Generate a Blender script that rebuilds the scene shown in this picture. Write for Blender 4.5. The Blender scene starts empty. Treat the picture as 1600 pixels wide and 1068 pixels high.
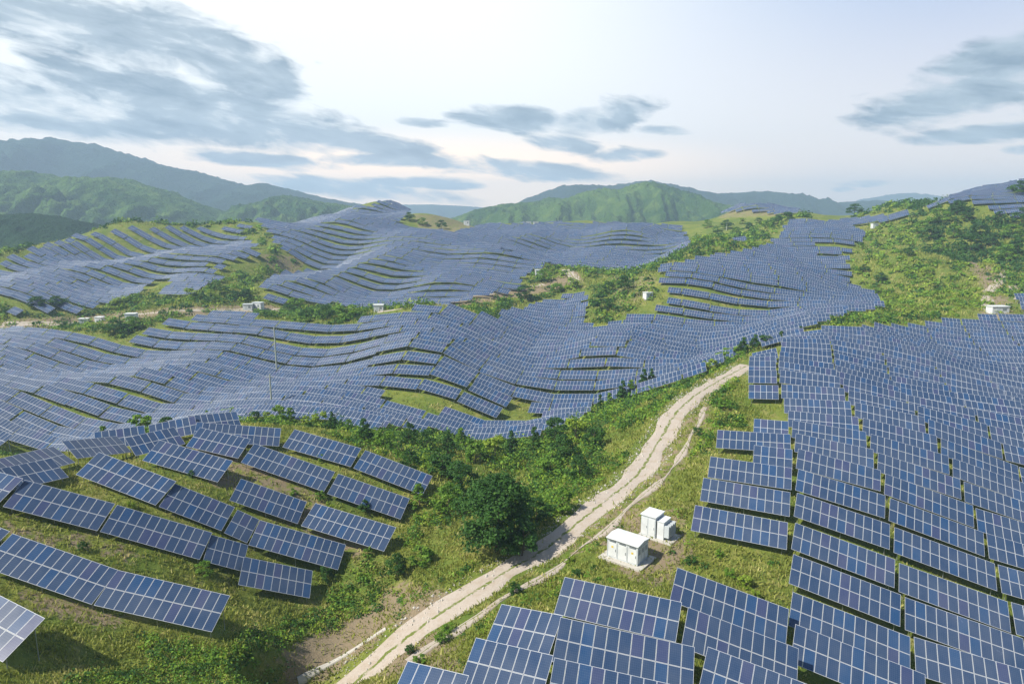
import bpy, math, random
import numpy as np
from mathutils import Vector, Matrix
R = math.radians
rng = np.random.default_rng(7)
random.seed(7)
scene = bpy.context.scene
COL = scene.collection

# ------------------------------------------------------------------ camera
CZ = 60.0
PITCH = R(10.6)
F = 1067.0
cam_d = bpy.data.cameras.new('camera'); cam = bpy.data.objects.new('camera', cam_d); COL.objects.link(cam)
cam.location = (0, 0, CZ); cam.rotation_euler = (math.pi/2 - PITCH, 0, 0)
cam_d.sensor_width = 36; cam_d.lens = 36*F/1600; cam_d.clip_start = 0.5; cam_d.clip_end = 30000
scene.camera = cam
CP, SP = math.cos(PITCH), math.sin(PITCH)

def ray(px, py):
    u = (px-800)/F; v = (534-py)/F
    return np.array([u, CP+v*SP, -SP+v*CP])          # unit depth
def P3(px, py, d):
    r = ray(px, py); return np.array([r[0]*d, r[1]*d, CZ+r[2]*d])
def project(p):
    p = np.atleast_2d(p); y = p[:, 1]; z = p[:, 2]-CZ
    dep = y*CP - z*SP; up = y*SP + z*CP
    dd = np.where(dep > 0.1, dep, 0.1)
    return np.where(dep > .1, 800+F*p[:, 0]/dd, -9e3), np.where(dep > .1, 534-F*up/dd, -9e3), dep

# ------------------------------------------------------------------ light
SUN_EL, SUN_AZ = R(48), R(-113)        # azimuth measured from +Y towards +X
sd = bpy.data.lights.new('sun', 'SUN'); so = bpy.data.objects.new('sun', sd); COL.objects.link(so)
sd.energy = 4.8; sd.angle = R(0.6); sd.color = (1.0, .95, .86)
sdir = Vector((math.sin(SUN_AZ)*math.cos(SUN_EL), math.cos(SUN_AZ)*math.cos(SUN_EL), math.sin(SUN_EL)))
so.rotation_euler = sdir.to_track_quat('Z', 'Y').to_euler()
scene.view_settings.view_transform = 'Standard'
scene.view_settings.look = 'None'
scene.view_settings.exposure = 0.55
scene.view_settings.gamma = 1.0
scene.cycles.max_bounces = 6
scene.cycles.diffuse_bounces = 2
scene.cycles.volume_bounces = 1
scene.cycles.transparent_max_bounces = 8

# node helper -------------------------------------------------------
class NT:
    def __init__(s, tree): s.t = tree; s.n = tree.nodes; s.l = tree.links
    def new(s, typ, **kw):
        n = s.n.new(typ)
        for k, v in kw.items(): setattr(n, k, v)
        return n
    def put(s, sock, v):
        if hasattr(v, 'is_linked'): s.l.new(v, sock)
        elif v is not None:
            sock.default_value = v
    def math(s, op, a, b=None, c=None, clamp=False):
        n = s.new('ShaderNodeMath', operation=op, use_clamp=clamp)
        s.put(n.inputs[0], a)
        if b is not None: s.put(n.inputs[1], b)
        if c is not None: s.put(n.inputs[2], c)
        return n.outputs[0]
    def vmath(s, op, a, b=None):
        n = s.new('ShaderNodeVectorMath', operation=op); s.put(n.inputs[0], a)
        if b is not None: s.put(n.inputs[1], b)
        return n.outputs[0]
    def ramp(s, v, a, b, smooth=True):
        n = s.new('ShaderNodeMapRange', interpolation_type='SMOOTHSTEP' if smooth else 'LINEAR')
        s.put(n.inputs[0], v); n.inputs[1].default_value = a; n.inputs[2].default_value = b
        n.inputs[3].default_value = 0; n.inputs[4].default_value = 1
        return n.outputs[0]
    def mix(s, f, a, b, blend='MIX'):
        n = s.new('ShaderNodeMix', data_type='RGBA', blend_type=blend)
        s.put(n.inputs[0], f)
        for i, v in ((6, a), (7, b)):
            if isinstance(v, tuple) and len(v) == 3: v = (*v, 1)
            s.put(n.inputs[i], v)
        return n.outputs[2]
    def noise(s, vec, scale, detail=4, rough=.55, dist=0.0, out=0):
        n = s.new('ShaderNodeTexNoise'); 
        if vec is not None: s.put(n.inputs['Vector'], vec)
        n.inputs['Scale'].default_value = scale; n.inputs['Detail'].default_value = detail
        n.inputs['Roughness'].default_value = rough; n.inputs['Distortion'].default_value = dist
        return n.outputs[out]
    def comb(s, x, y, z):
        n = s.new('ShaderNodeCombineXYZ'); s.put(n.inputs[0], x); s.put(n.inputs[1], y); s.put(n.inputs[2], z); return n.outputs[0]

world = bpy.data.worlds.new('World'); scene.world = world; world.use_nodes = True
W = NT(world.node_tree); W.n.clear()
def build_world():
    tc = W.new('ShaderNodeTexCoord'); d = tc.outputs['Generated']
    sx = W.new('ShaderNodeSeparateXYZ'); W.l.new(d, sx.inputs[0])
    X, Y, Z = sx.outputs
    az = W.math('MULTIPLY', W.math('ARCTAN2', X, Y), 180/math.pi)
    el = W.math('MULTIPLY', W.math('ARCSINE', Z), 180/math.pi)
    # bright glow patches (thin cloud lit from behind)
    def conv(px, py):
        r = ray(px, py); L = np.linalg.norm(r)
        return math.degrees(math.atan2(r[0], r[1])), math.degrees(math.asin(r[2]/L))
    def blob(px, py, rx, ry, rot=0.0, soft=.2):
        a0, e0 = conv(px, py); k = 180/math.pi/F
        dx = W.math('SUBTRACT', az, a0); dy = W.math('SUBTRACT', el, e0)
        c, s_ = math.cos(R(rot)), math.sin(R(rot))
        u = W.math('ADD', W.math('MULTIPLY', dx, c/(rx*k)), W.math('MULTIPLY', dy, s_/(rx*k)))
        v = W.math('ADD', W.math('MULTIPLY', dx, -s_/(ry*k)), W.math('MULTIPLY', dy, c/(ry*k)))
        r = W.math('SQRT', W.math('ADD', W.math('MULTIPLY', u, u), W.math('MULTIPLY', v, v)))
        return W.ramp(r, 1.35, .25)
    sky = W.new('ShaderNodeTexSky', sky_type='NISHITA'); sky.sun_disc = False
    sky.sun_elevation = SUN_EL; sky.sun_rotation = SUN_AZ
    sky.dust_density = 1.5; sky.altitude = 300
    nish = W.mix(1.0, sky.outputs[0], (.10, .10, .10), 'MULTIPLY')
    # thin high veil brightening the sky
    fr = W.ramp(az, -5, 34)                                   # 0 left (bright) .. 1 right (blue)
    hi = W.ramp(el, 2, 22)
    right = W.mix(hi, (1.10, .98, .92), (.33, .51, .84))
    left = W.mix(W.ramp(el, -1, 9), (1.4, 1.15, .9), (1.22, 1.22, 1.2))
    veil = W.mix(fr, left, right)
    veil = W.mix(W.math('MULTIPLY', W.ramp(el, 6.5, 0), .75), veil, (1.7, 1.18, .86))
    veil = W.mix(W.math('MULTIPLY', blob(680, 292, 460, 70), .95), veil, (2.5, 1.75, 1.12))
    up = W.ramp(el, 24, 52)
    veil = W.mix(up, veil, (.10, .17, .32))
    base = W.mix(.85, nish, veil)
    back = W.ramp(Y, .25, -.3)
    base = W.mix(W.math('MULTIPLY', back, .85), base, W.mix(1.0, nish, (.55, .62, .75), 'MULTIPLY'))
    uv = W.comb(W.math('MULTIPLY', az, .075), W.math('ADD', W.math('MULTIPLY', el, .25), W.math('MULTIPLY', az, .035)), 0.0)
    warp = W.vmath('ADD', uv, W.vmath('SCALE', W.noise(uv, 1.6, 3, .5, 0, 1)))
    warp.node.inputs[1].links[0].from_node.inputs['Scale'].default_value = .45
    n1 = W.noise(warp, 2.4, 7, .56)
    n2 = W.noise(warp, 7.0, 5, .55)
    nz = W.math('ADD', W.math('MULTIPLY', n1, .82), W.math('MULTIPLY', n2, .18))
    blobs = [(110, 30, 300, 55, -8), (330, 80, 190, 55, -28), (90, 175, 260, 42, -3), (330, 175, 300, 55, -10),
             (430, 125, 70, 40, -30), (520, 215, 230, 26, -8), (420, 252, 160, 16, -4), (780, 262, 200, 20, -5), (600, 250, 160, 14, 0),
             (800, 187, 125, 30, -4), (935, 185, 110, 32, 10), (1040, 205, 60, 10, -6), (980, 243, 75, 15, 0), (880, 225, 80, 18, -8), (640, 285, 120, 12, 0), (700,290,80,8,0),
             (1520, 140, 160, 42, 12), (1560, 85, 150, 30, 18), (1545, 208, 120, 16, 3), (1600, 235, 40, 10, 0),
             (1345, 287, 45, 8, 0), (1320, 296, 25, 6, 0), (560, 295, 200, 20, -6), (655,190,60,10,-5),
             (-300, 120, 260, 80, 0), (1900, 150, 240, 70, 5), (560,-160,400,60,-10), (1300,-200,500,50,5)]
    m = None
    for b in blobs:
        x = blob(*b); m = x if m is None else W.math('MAXIMUM', m, x)
    thr = W.math('SUBTRACT', .675, W.math('MULTIPLY', m, .38))
    cl = W.math('MULTIPLY', W.math('SUBTRACT', nz, thr), 5.5, clamp=True)
    cl = W.math('MULTIPLY', cl, W.ramp(m, 0.0, .25))
    cl = W.math('MULTIPLY', cl, W.ramp(el, -1, 2))
    ccol = W.mix(W.ramp(nz, .42, .72), (.44, .54, .63), (.17, .26, .36))
    col = W.mix(W.math('MULTIPLY', cl, .92), base, ccol)
    bg = W.new('ShaderNodeBackground'); W.l.new(col, bg.inputs[0]); bg.inputs[1].default_value = 0.76
    o = W.new('ShaderNodeOutputWorld'); W.l.new(bg.outputs[0], o.inputs[0])
build_world()

# ------------------------------------------------------------------ generic helpers
def tag(o, label=None, cat=None, group=None, kind=None):
    if label: o['label'] = label
    if cat: o['category'] = cat
    if group: o['group'] = group
    if kind: o['kind'] = kind
    return o
def empty(name, loc=(0, 0, 0), rz=0):
    o = bpy.data.objects.new(name, None); COL.objects.link(o); o.location = loc; o.rotation_euler = (0, 0, rz)
    o.empty_display_size = .5; return o
def link(name, me, parent=None):
    o = bpy.data.objects.new(name, me); COL.objects.link(o)
    if parent: o.parent = parent
    return o
class MB:
    """collects quads, boxes and tubes into one mesh"""
    def __init__(s): s.v = []; s.f = []; s.m = []; s.uv = {}
    def poly(s, pts, mi=0, uv=None):
        b = len(s.v); s.v += [tuple(p) for p in pts]; s.f.append(tuple(range(b, b+len(pts)))); s.m.append(mi)
        if uv: s.uv[len(s.f)-1] = uv
    def box(s, x0, x1, y0, y1, z0, z1, mi=0, M=None):
        c = [Vector((x, y, z)) for z in (z0, z1) for y in (y0, y1) for x in (x0, x1)]
        if M is not None: c = [M @ p for p in c]
        b = len(s.v); s.v += [tuple(p) for p in c]
        for q in ((0, 2, 3, 1), (4, 5, 7, 6), (0, 1, 5, 4), (2, 6, 7, 3), (0, 4, 6, 2), (1, 3, 7, 5)):
            s.f.append(tuple(b+i for i in q)); s.m.append(mi)
    def tube(s, a, b_, ra, rb, n=8, mi=0, cap=True):
        a, b_ = Vector(a), Vector(b_); ax = (b_-a).normalized(); q = ax.to_track_quat('Z', 'Y')
        k = len(s.v)
        for p, r in ((a, ra), (b_, rb)):
            for i in range(n):
                t = 2*math.pi*i/n; s.v.append(tuple(p + q @ Vector((r*math.cos(t), r*math.sin(t), 0))))
        for i in range(n):
            j = (i+1) % n; s.f.append((k+i, k+j, k+n+j, k+n+i)); s.m.append(mi)
        if cap:
            s.f.append(tuple(k+n+i for i in range(n))); s.m.append(mi)
            s.f.append(tuple(k+n-1-i for i in range(n))); s.m.append(mi)
    def mesh(s, name, mats):
        me = bpy.data.meshes.new(name); me.from_pydata(s.v, [], s.f)
        for m in mats: me.materials.append(m)
        me.polygons.foreach_set('material_index', s.m)
        if s.uv:
            l = me.uv_layers.new(name='UVMap')
            for fi, uv in s.uv.items():
                p = me.polygons[fi]
                for k, li in enumerate(p.loop_indices): l.data[li].uv = uv[k]
        me.update(); return me
def np_mesh(name, V, Fq, mats, tint=None, smooth=False, uv=None, fattr=None, mi=None):
    """V (n,3), Fq (m,4)"""
    me = bpy.data.meshes.new(name); V = np.asarray(V, np.float32); Fq = np.asarray(Fq, np.int32)
    me.vertices.add(len(V)); me.vertices.foreach_set('co', V.ravel())
    k = Fq.shape[1]; me.loops.add(Fq.size); me.loops.foreach_set('vertex_index', Fq.ravel())
    me.polygons.add(len(Fq)); me.polygons.foreach_set('loop_start', np.arange(0, Fq.size, k, dtype=np.int32))
    try: me.polygons.foreach_set('loop_total', np.full(len(Fq), k, np.int32))
    except Exception: pass
    for m in mats: me.materials.append(m)
    if mi is not None: me.polygons.foreach_set('material_index', np.asarray(mi, np.int32))
    if uv is not None:
        l = me.uv_layers.new(name='UVMap'); l.data.foreach_set('uv', np.asarray(uv, np.float32).ravel())
    if tint is not None:
        a = me.attributes.new('tint', 'FLOAT', 'FACE'); a.data.foreach_set('value', np.asarray(tint, np.float32))
    if fattr:
        for nme, (dom, arr) in fattr.items():
            a = me.attributes.new(nme, 'FLOAT', dom); a.data.foreach_set('value', np.asarray(arr, np.float32))
    me.update(calc_edges=True)
    me.polygons.foreach_set('use_smooth', np.full(len(Fq), bool(smooth)))
    return me
def material(name):
    m = bpy.data.materials.new(name); m.use_nodes = True; n = NT(m.node_tree); n.n.clear()
    b = n.new('ShaderNodeBsdfPrincipled'); o = n.new('ShaderNodeOutputMaterial'); n.l.new(b.outputs[0], o.inputs[0])
    return m, n, b
def setcol(n, b, v, rough=.8, spec=.3):
    if isinstance(v, tuple) and len(v) == 3: v = (*v, 1)
    n.put(b.inputs['Base Color'], v); n.put(b.inputs['Roughness'], rough); b.inputs['Specular IOR Level'].default_value = spec
def bump(n, b, h, strength, dist):
    u = n.new('ShaderNodeBump'); u.inputs['Strength'].default_value = strength; u.inputs['Distance'].default_value = dist
    n.l.new(h, u.inputs['Height']); n.l.new(u.outputs[0], b.inputs['Normal'])
def pos(n): return n.new('ShaderNodeNewGeometry').outputs['Position']

# ------------------------------------------------------------------ materials
M = {}
def mat_panel():
    m, n, b = material('solar_glass')
    uvn = n.new('ShaderNodeUVMap'); uvn.uv_map = 'UVMap'
    s = n.new('ShaderNodeSeparateXYZ'); n.l.new(uvn.outputs[0], s.inputs[0])
    fu = n.math('FRACT', s.outputs[0]); fv = n.math('FRACT', s.outputs[1])
    du = n.math('ABSOLUTE', n.math('SUBTRACT', fu, .5)); dv = n.math('ABSOLUTE', n.math('SUBTRACT', fv, .5))
    line = n.math('MAXIMUM', n.math('GREATER_THAN', du, .470), n.math('GREATER_THAN', dv, .480))
    # silicon cells 6 x 10, thin pale joints
    cu = n.math('ABSOLUTE', n.math('SUBTRACT', n.math('FRACT', n.math('MULTIPLY', fu, 6)), .5))
    cv = n.math('ABSOLUTE', n.math('SUBTRACT', n.math('FRACT', n.math('MULTIPLY', fv, 10)), .5))
    cell = n.math('MAXIMUM', n.math('GREATER_THAN', cu, .465), n.math('GREATER_THAN', cv, .465))
    at = n.new('ShaderNodeAttribute'); at.attribute_name = 'tid'
    oi = n.new('ShaderNodeObjectInfo')
    wn = n.new('ShaderNodeTexWhiteNoise', noise_dimensions='3D')
    n.l.new(n.comb(n.math('FLOOR', s.outputs[0]), n.math('FLOOR', s.outputs[1]),
                   n.math('ADD', at.outputs['Fac'], n.math('MULTIPLY', oi.outputs['Random'], 977))), wn.inputs['Vector'])
    w = wn.outputs[0]
    c = n.mix(w, (0.014, 0.040, 0.100), (0.024, 0.051, 0.107))
    sel = n.math('GREATER_THAN', w, .91)
    c = n.mix(n.math('MULTIPLY', sel, .65), c, (.040, .048, .125))
    sel2 = n.math('LESS_THAN', w, .14)
    c = n.mix(n.math('MULTIPLY', sel2, .6), c, (.010, .060, .16))
    c = n.mix(n.math('MULTIPLY', cell, .13), c, (.35, .42, .55))
    dust = n.math('ADD', n.math('MULTIPLY', n.noise(pos(n), .35, 4, .6), .6), n.math('MULTIPLY', n.noise(pos(n), .05, 3, .6), .5))
    c = n.mix(n.math('MULTIPLY', n.ramp(dust, .35, .9), .22), c, (.22, .23, .26))
    c = n.mix(line, c, (.44, .46, .49))
    n.put(b.inputs['Base Color'], c)
    rg = n.math('ADD', n.math('MULTIPLY', dust, .18), .14); rg = n.math('ADD', rg, n.math('MULTIPLY', line, .25))
    n.put(b.inputs['Roughness'], rg); b.inputs['Specular IOR Level'].default_value = .6
    b.inputs['IOR'].default_value = 1.5
    M['panel'] = m
mat_panel()
def simple(key, name, col, rough=.6, metal=0.0, var=.12, scale=3.0, spec=.3, bmp=0):
    m, n, b = material(name)
    nz = n.noise(pos(n), scale, 4, .6)
    dark = tuple(c*(1-var*1.8) for c in col); lite = tuple(min(1, c*(1+var)) for c in col)
    setcol(n, b, n.mix(nz, dark, lite), rough, spec); b.inputs['Metallic'].default_value = metal
    if bmp: bump(n, b, nz, .6, bmp)
    M[key] = m
simple('steel', 'galvanised_steel', (.42, .44, .45), .45, .6)
simple('backsheet', 'module_back', (.30, .31, .32), .8)
simple('white', 'white_paint', (.70, .72, .71), .45, 0, .16, 1.1)
simple('grey_paint', 'pale_grey_paint', (.55, .59, .60), .5, 0, .08, 2)
simple('louvre', 'dark_vent', (.22, .25, .26), .6)
simple('concrete', 'concrete', (.50, .47, .41), .9, 0, .18, 2.0, .2, .02)
simple('bark', 'bark', (.10, .075, .05), .9, 0, .2, 6)
simple('pole', 'pole_grey', (.42, .45, .38), .7)
simple('yellow', 'yellow_sign', (.7, .5, .03), .5)
def mat_leaf(key, name, c0, c1, c2):
    m, n, b = material(name)
    a = n.new('ShaderNodeAttribute'); a.attribute_name = 'tint'
    t = a.outputs['Fac']
    c = n.mix(n.ramp(t, 0, .6, False), c0, c1); c = n.mix(n.ramp(t, .6, 1, False), c, c2)
    big = n.noise(pos(n), .12, 3, .6)
    c = n.mix(n.math('MULTIPLY', n.ramp(big, .35, .65), .4), c, c1)
    setcol(n, b, c, .65, .25)
    tr = n.new('ShaderNodeBsdfTranslucent'); n.put(tr.inputs[0], c)
    mx = n.new('ShaderNodeMixShader'); mx.inputs[0].default_value = .32
    n.l.new(b.outputs[0], mx.inputs[1]); n.l.new(tr.outputs[0], mx.inputs[2])
    n.l.new(mx.outputs[0], n.n['Material Output'].inputs[0])
    M[key] = m
mat_leaf('leaf_dark', 'dark_leaves', (0.023, 0.073, 0.012), (0.052, 0.140, 0.021), (0.114, 0.224, 0.035))
mat_leaf('leaf_mid', 'green_leaves', (0.068, 0.158, 0.014), (0.157, 0.297, 0.028), (0.301, 0.435, 0.052))
mat_leaf('leaf_light', 'fresh_leaves', (0.132, 0.218, 0.014), (0.254, 0.368, 0.032), (0.420, 0.494, 0.072))
mat_leaf('grass', 'grass_blades', (0.153, 0.195, 0.033), (0.317, 0.343, 0.066), (0.608, 0.515, 0.224))
def mat_ground():
    m, n, b = material('hill_ground')
    p = pos(n)
    a = n.new('ShaderNodeAttribute'); a.attribute_name = 'bare'
    bare = a.outputs['Fac']
    n1 = n.noise(p, .09, 6, .62); n2 = n.noise(p, .8, 6, .65); n3 = n.noise(p, 5, 4, .6)
    g = n.mix(n.ramp(n1, .35, .65), (0.107, 0.157, 0.025), (0.195, 0.218, 0.043))
    g = n.mix(n.math('MULTIPLY', n.ramp(n2, .42, .7), .75), g, (0.077, 0.128, 0.022))
    g = n.mix(n.math('MULTIPLY', n.ramp(n.noise(p, .22, 6, .7), .52, .68), .6), g, (0.331, 0.276, 0.103))
    soil = n.mix(n3, (0.172, 0.125, 0.074), (0.343, 0.273, 0.187))
    f = n.math('ADD', bare, n.math('MULTIPLY', n.math('SUBTRACT', n2, .5), 1.9))
    f = n.math('MULTIPLY', n.ramp(f, .35, .62), n.ramp(bare, 0, .08))
    f2 = n.math('MULTIPLY', n.ramp(n.noise(p, .35, 5, .65), .63, .72), .55)
    f = n.math('MAXIMUM', f, f2)
    c = n.mix(f, g, soil)
    c = n.mix(n.math('MULTIPLY', n.ramp(n3, .4, .7), .35), c, (.05, .075, .018), 'MIX')
    setcol(n, b, c, .95, .1)
    bump(n, b, n.math('ADD', n2, n.math('MULTIPLY', n3, .3)), .8, .35)
    M['ground'] = m
mat_ground()
def mat_road():
    m, n, b = material('dirt_track')
    uvn = n.new('ShaderNodeUVMap'); uvn.uv_map = 'UVMap'
    s = n.new('ShaderNodeSeparateXYZ'); n.l.new(uvn.outputs[0], s.inputs[0])
    p = pos(n)
    n1 = n.noise(p, .6, 5, .65); n3 = n.noise(p, 4, 5, .65)
    c = n.mix(n3, (0.326, 0.269, 0.217), (0.520, 0.464, 0.398))
    c = n.mix(n.math('MULTIPLY', n.ramp(n1, .45, .7), .55), c, (.34, .27, .19))
    # worn wheel ruts: pale; grass grows on the crown and the verge
    v = n.math('ABSOLUTE', n.math('ADD', n.math('SUBTRACT', s.outputs[0], .5), n.math('MULTIPLY', n.math('SUBTRACT', n1, .5), .25)))      # 0 crown .. .5 verge
    crown = n.ramp(v, .11, .02); verge = n.ramp(v, .38, .5)
    gm = n.math('MAXIMUM', n.math('MULTIPLY', crown, .8), verge)
    gm = n.ramp(n.math('MULTIPLY', gm, n.math('ADD', n.noise(p, .9, 5, .7), .3)), .5, .66)
    c = n.mix(gm, c, (.14, .17, .04))
    setcol(n, b, c, .95, .1); bump(n, b, n3, .7, .08)
    M['road'] = m
mat_road()
def mat_mountain(key, name, ca, cb, cc, sc=1.0):
    m, n, b = material(name); p = pos(n)
    n1 = n.noise(p, .0035*sc, 7, .62, .6); n2 = n.noise(p, .03*sc, 6, .68); n3 = n.noise(p, .12*sc, 4, .6)
    c = n.mix(n.ramp(n1, .38, .62), ca, cb)
    c = n.mix(n.math('MULTIPLY', n.ramp(n2, .48, .66), .7), c, cc)
    c = n.mix(n.math('MULTIPLY', n.ramp(n3, .4, .7), .5), c, ca)
    setcol(n, b, c, .95, .05); bump(n, b, n.math('ADD', n2, n.math('MULTIPLY', n3, .5)), 1.0, 14/sc)
    M[key] = m
mat_mountain('mt_dark', 'dark_forest', (.010, .034, .012), (.018, .05, .016), (.03, .065, .018), 2.0)
mat_mountain('mt_green', 'forest_slope', (.028, .075, .018), (.085, .155, .03), (.16, .23, .04))
mat_mountain('mt_blue', 'far_forest', (0.011, 0.032, 0.026), (0.022, 0.050, 0.033), (0.035, 0.065, 0.039))

# ------------------------------------------------------------------ terrain
NLEFT = 30
CTRL = [
 # near-left hill
 (250,935,48),(0,870,46),(0,1000,37.5),(60,1060,35.5),(200,1060,38),(360,990,43.8),(430,1012,45.5),
 (10,795,51),(0,745,57),(200,765,63),(130,725,71),(280,795,62),(330,875,57),(500,905,64),(430,860,66),
 (550,870,67),(610,845,77),(645,795,88),(675,760,95),(560,712,98),(450,697,99),(380,664,103),(300,685,94),(250,708,86),(170,725,77),(80,722,68),
 (0,735,62),(540,930,62.5),(600,930,64),(60,850,49),
 # valley floor, road (NLEFT marks the end of the near-left block)
 (500,1070,63),(560,1062,63),(620,1005,65.5),(700,950,68.5),(770,905,72),(850,860,77),(930,795,85),(1000,740,96),(1035,680,108),(1055,645,115),(1085,618,124),(1125,593,136),
 (600,860,80),(770,810,89),(700,890,75),(750,720,118),(720,750,108),(600,690,117),(500,677,112),(430,664,112),(900,700,122),(1000,640,132),(850,680,135),(950,740,103),(880,780,94),(640,960,67),(340,663,112),(240,690,102),
 # behind the near-left crest
 (430,650,148),(300,668,140),(180,690,142),(90,715,128),(0,725,110),(560,655,147),(700,675,150),(780,685,150),(850,665,154),(920,645,160),(1000,592,172),(1090,570,185),(1160,545,190),
 # left middle hillside
 (0,690,138),(60,650,156),(0,600,168),(150,600,184),(250,600,179),(350,620,168),(420,620,163),(400,600,181),(430,560,207),(300,520,225),(380,497,243),(250,502,242),(130,530,230),(0,540,218),(60,512,243),
 (0,503,262),(130,498,265),(200,492,270),(400,482,275),(540,490,262),
 # centre hill
 (600,484,243),(680,479,243),(780,512,223),(850,580,195),(840,545,213),(600,562,184),(600,600,170),(600,640,157),(700,600,165),(700,540,187),(470,590,188),(450,530,218),(520,500,240),(560,588,182),(680,572,176),(760,600,176),
 (800,495,262),(900,465,288),(920,525,240),(850,505,254),(960,475,272),(1010,445,280),(760,470,285),
 # right centre ridge
 (1000,520,221),(950,555,198),(1100,520,220),(1100,560,197),(1200,505,235),(1300,487,240),(1370,480,240),(1190,450,263),(1100,450,260),(1050,412,298),(1190,390,318),(1250,338,430),(1310,352,420),(1330,420,325),(1250,420,305),(1215,365,375),(1360,450,285),
 (950,432,345),
 # plateau
 (880,418,395),(950,418,388),(1050,402,365),(800,385,430),(900,378,465),(1000,372,455),(750,352,520),(900,349,545),(1060,353,520),(730,347,530),(660,345,500),
 # knoll
 (1160,323,540),(1230,326,540),(1100,351,500),(1170,347,505),(1100,381,435),(1080,397,395),(1150,370,440),
 # upper centre-left hill
 (600,317,560),(560,337,520),(500,341,480),(420,353,450),(640,330,545),(700,370,440),(800,402,375),(850,412,350),(830,452,308),(800,472,298),(700,477,285),(600,474,297),(520,472,298),(550,450,322),(650,422,336),(600,382,400),(500,402,392),(450,422,368),(500,372,422),(700,432,336),
 # far left hill and spur
 (0,407,330),(100,380,375),(200,355,430),(320,359,445),(20,487,266),(200,428,328),(330,380,398),(400,350,440),(100,442,318),(200,402,378),(0,452,292),(0,428,400),(100,402,450),(-120,440,400),(-150,420,340),(200,375,520),(150,477,290),(250,442,318),(300,422,338),(350,442,308),(400,462,290),(430,402,370),
 # right green hillside
 (1400,482,235),(1340,440,290),(1500,472,235),(1560,482,224),(1600,472,224),(1400,402,300),(1500,422,280),(1450,342,380),(1380,357,390),(1340,337,460),(1500,312,380),(1600,287,400),(1600,322,370),(1600,402,300),(1550,372,330),
 (1700,300,370),(1750,500,200),
 # near-right hill
 (1080,775,83),(1100,835,77),(1060,800,78),(980,885,70.5),(1030,840,75),(950,945,59.5),(1100,925,64.5),(1150,1005,56.5),(960,1025,52.5),(790,1010,53.5),(740,1040,50.5),(640,1066,49.5),(900,1066,49.5),(1200,1066,53),
 (1450,960,68),(1590,1055,62),(1300,1055,57.5),(1450,805,84),(1590,855,82),(1590,755,97),(1590,655,119),(1590,585,164),(1590,525,190),(1590,495,204),(1450,500,198),(1300,520,183),(1200,550,154),(1150,585,131),(1170,640,116),(1200,665,109),(1276,614,118),(1300,745,88),(1250,855,73),(1400,705,99),(1400,625,130),(1350,565,152),(1450,565,163),(1500,705,102),(1150,740,89),(1050,740,92),
 (1700,900,77),(1700,700,108),(1120,650,112),
]
G = 1.12                                  # metres per unit of the survey distances
def PS(px, py, d): return P3(px, py, d*G)
pts = [PS(c[0], c[1], c[2]*(float(np.interp(c[2], [36, 50, 70, 95], [1.40, 1.35, 1.17, 1.0])) if i < NLEFT else 1.0)) for i, c in enumerate(CTRL)]
extra = [(-60,10,34),(0,8,20),(60,5,14),(-30,25,33),(30,25,24),(-90,60,37),(-120,110,30),(-200,140,18),(120,60,12),(160,110,14),(200,200,24),(260,300,50),(330,420,70),
         (0,640,22),(-150,650,18),(150,640,20),(-330,520,24),(-420,640,10),(300,560,40),(420,640,10),(-280,250,20),(-330,360,34),(-10,-40,12),(-200,0,20),(200,0,10),(-300,-60,15),(300,-60,15),(260,120,16),
         (-220,470,20),(60,640,22),(-80,610,38)]
pts = np.array(pts + [np.array([e[0]*G, e[1]*G, CZ+(e[2]-CZ)*G], float) for e in extra])
def tps_fit(P, lam):
    xy = P[:, :2]/100; n = len(P)
    r = np.linalg.norm(xy[:, None]-xy[None], axis=2); K = np.where(r > 0, r*r*np.log(r+1e-12), 0)
    A = np.zeros((n+3, n+3)); A[:n, :n] = K + lam*np.eye(n)
    Q = np.c_[np.ones(n), xy]; A[:n, n:] = Q; A[n:, :n] = Q.T
    return np.linalg.solve(A, np.r_[P[:, 2], 0, 0, 0])
wts = tps_fit(pts, 0.004)
def tps_eval(x, y):
    q = np.c_[x.ravel(), y.ravel()]/100; out = np.zeros(len(q)); c = pts[:, :2]/100
    for i in range(0, len(q), 20000):
        r = np.linalg.norm(q[i:i+20000, None]-c[None], axis=2)
        out[i:i+20000] = (np.where(r > 0, r*r*np.log(r+1e-12), 0) @ wts[:len(c)]) + wts[-3] + q[i:i+20000] @ wts[-2:]
    return out.reshape(x.shape)
def snoise(x, y, wl, seed, octs=3):
    rg = np.random.default_rng(seed); out = 0; amp = 1
    for o in range(octs):
        for k in range(6):
            a = rg.uniform(0, 2*math.pi); ph = rg.uniform(0, 6.28); w = wl*rg.uniform(.7, 1.4)
            out = out + amp*np.sin((x*math.cos(a)+y*math.sin(a))*2*math.pi/w + ph)/2.4
        wl /= 2.1; amp *= .5
    return out
def axis(lo, hi, step, far0, far1, g=1.18):
    a = list(np.arange(lo, hi+.1, step)); s = step; x = lo
    pre = []
    while x > far0: s *= g; x -= s; pre.append(x)
    s = step; x = hi; post = []
    while x < far1: s *= g; x += s; post.append(x)
    return np.array(pre[::-1]+a+post)
def refine(a, lo, hi): b = (a[:-1]+a[1:])/2; return np.sort(np.r_[a, b[(b > lo) & (b < hi)]])
GX = refine(axis(-480, 480, 2.0, -9000, 9000), -60, 110); GY = refine(axis(0, 730, 2.0, -1500, 12000), 24, 170)
XX, YY = np.meshgrid(GX, GY)
inside = (np.abs(XX) < 700) & (YY > -160) & (YY < 1000)
ZZ = np.full(XX.shape, 5.0)
ZZ[inside] = tps_eval(XX[inside], YY[inside])
def sstep(a, b, x):
    t = np.clip((x-a)/(b-a), 0, 1); return t*t*(3-2*t)
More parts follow.
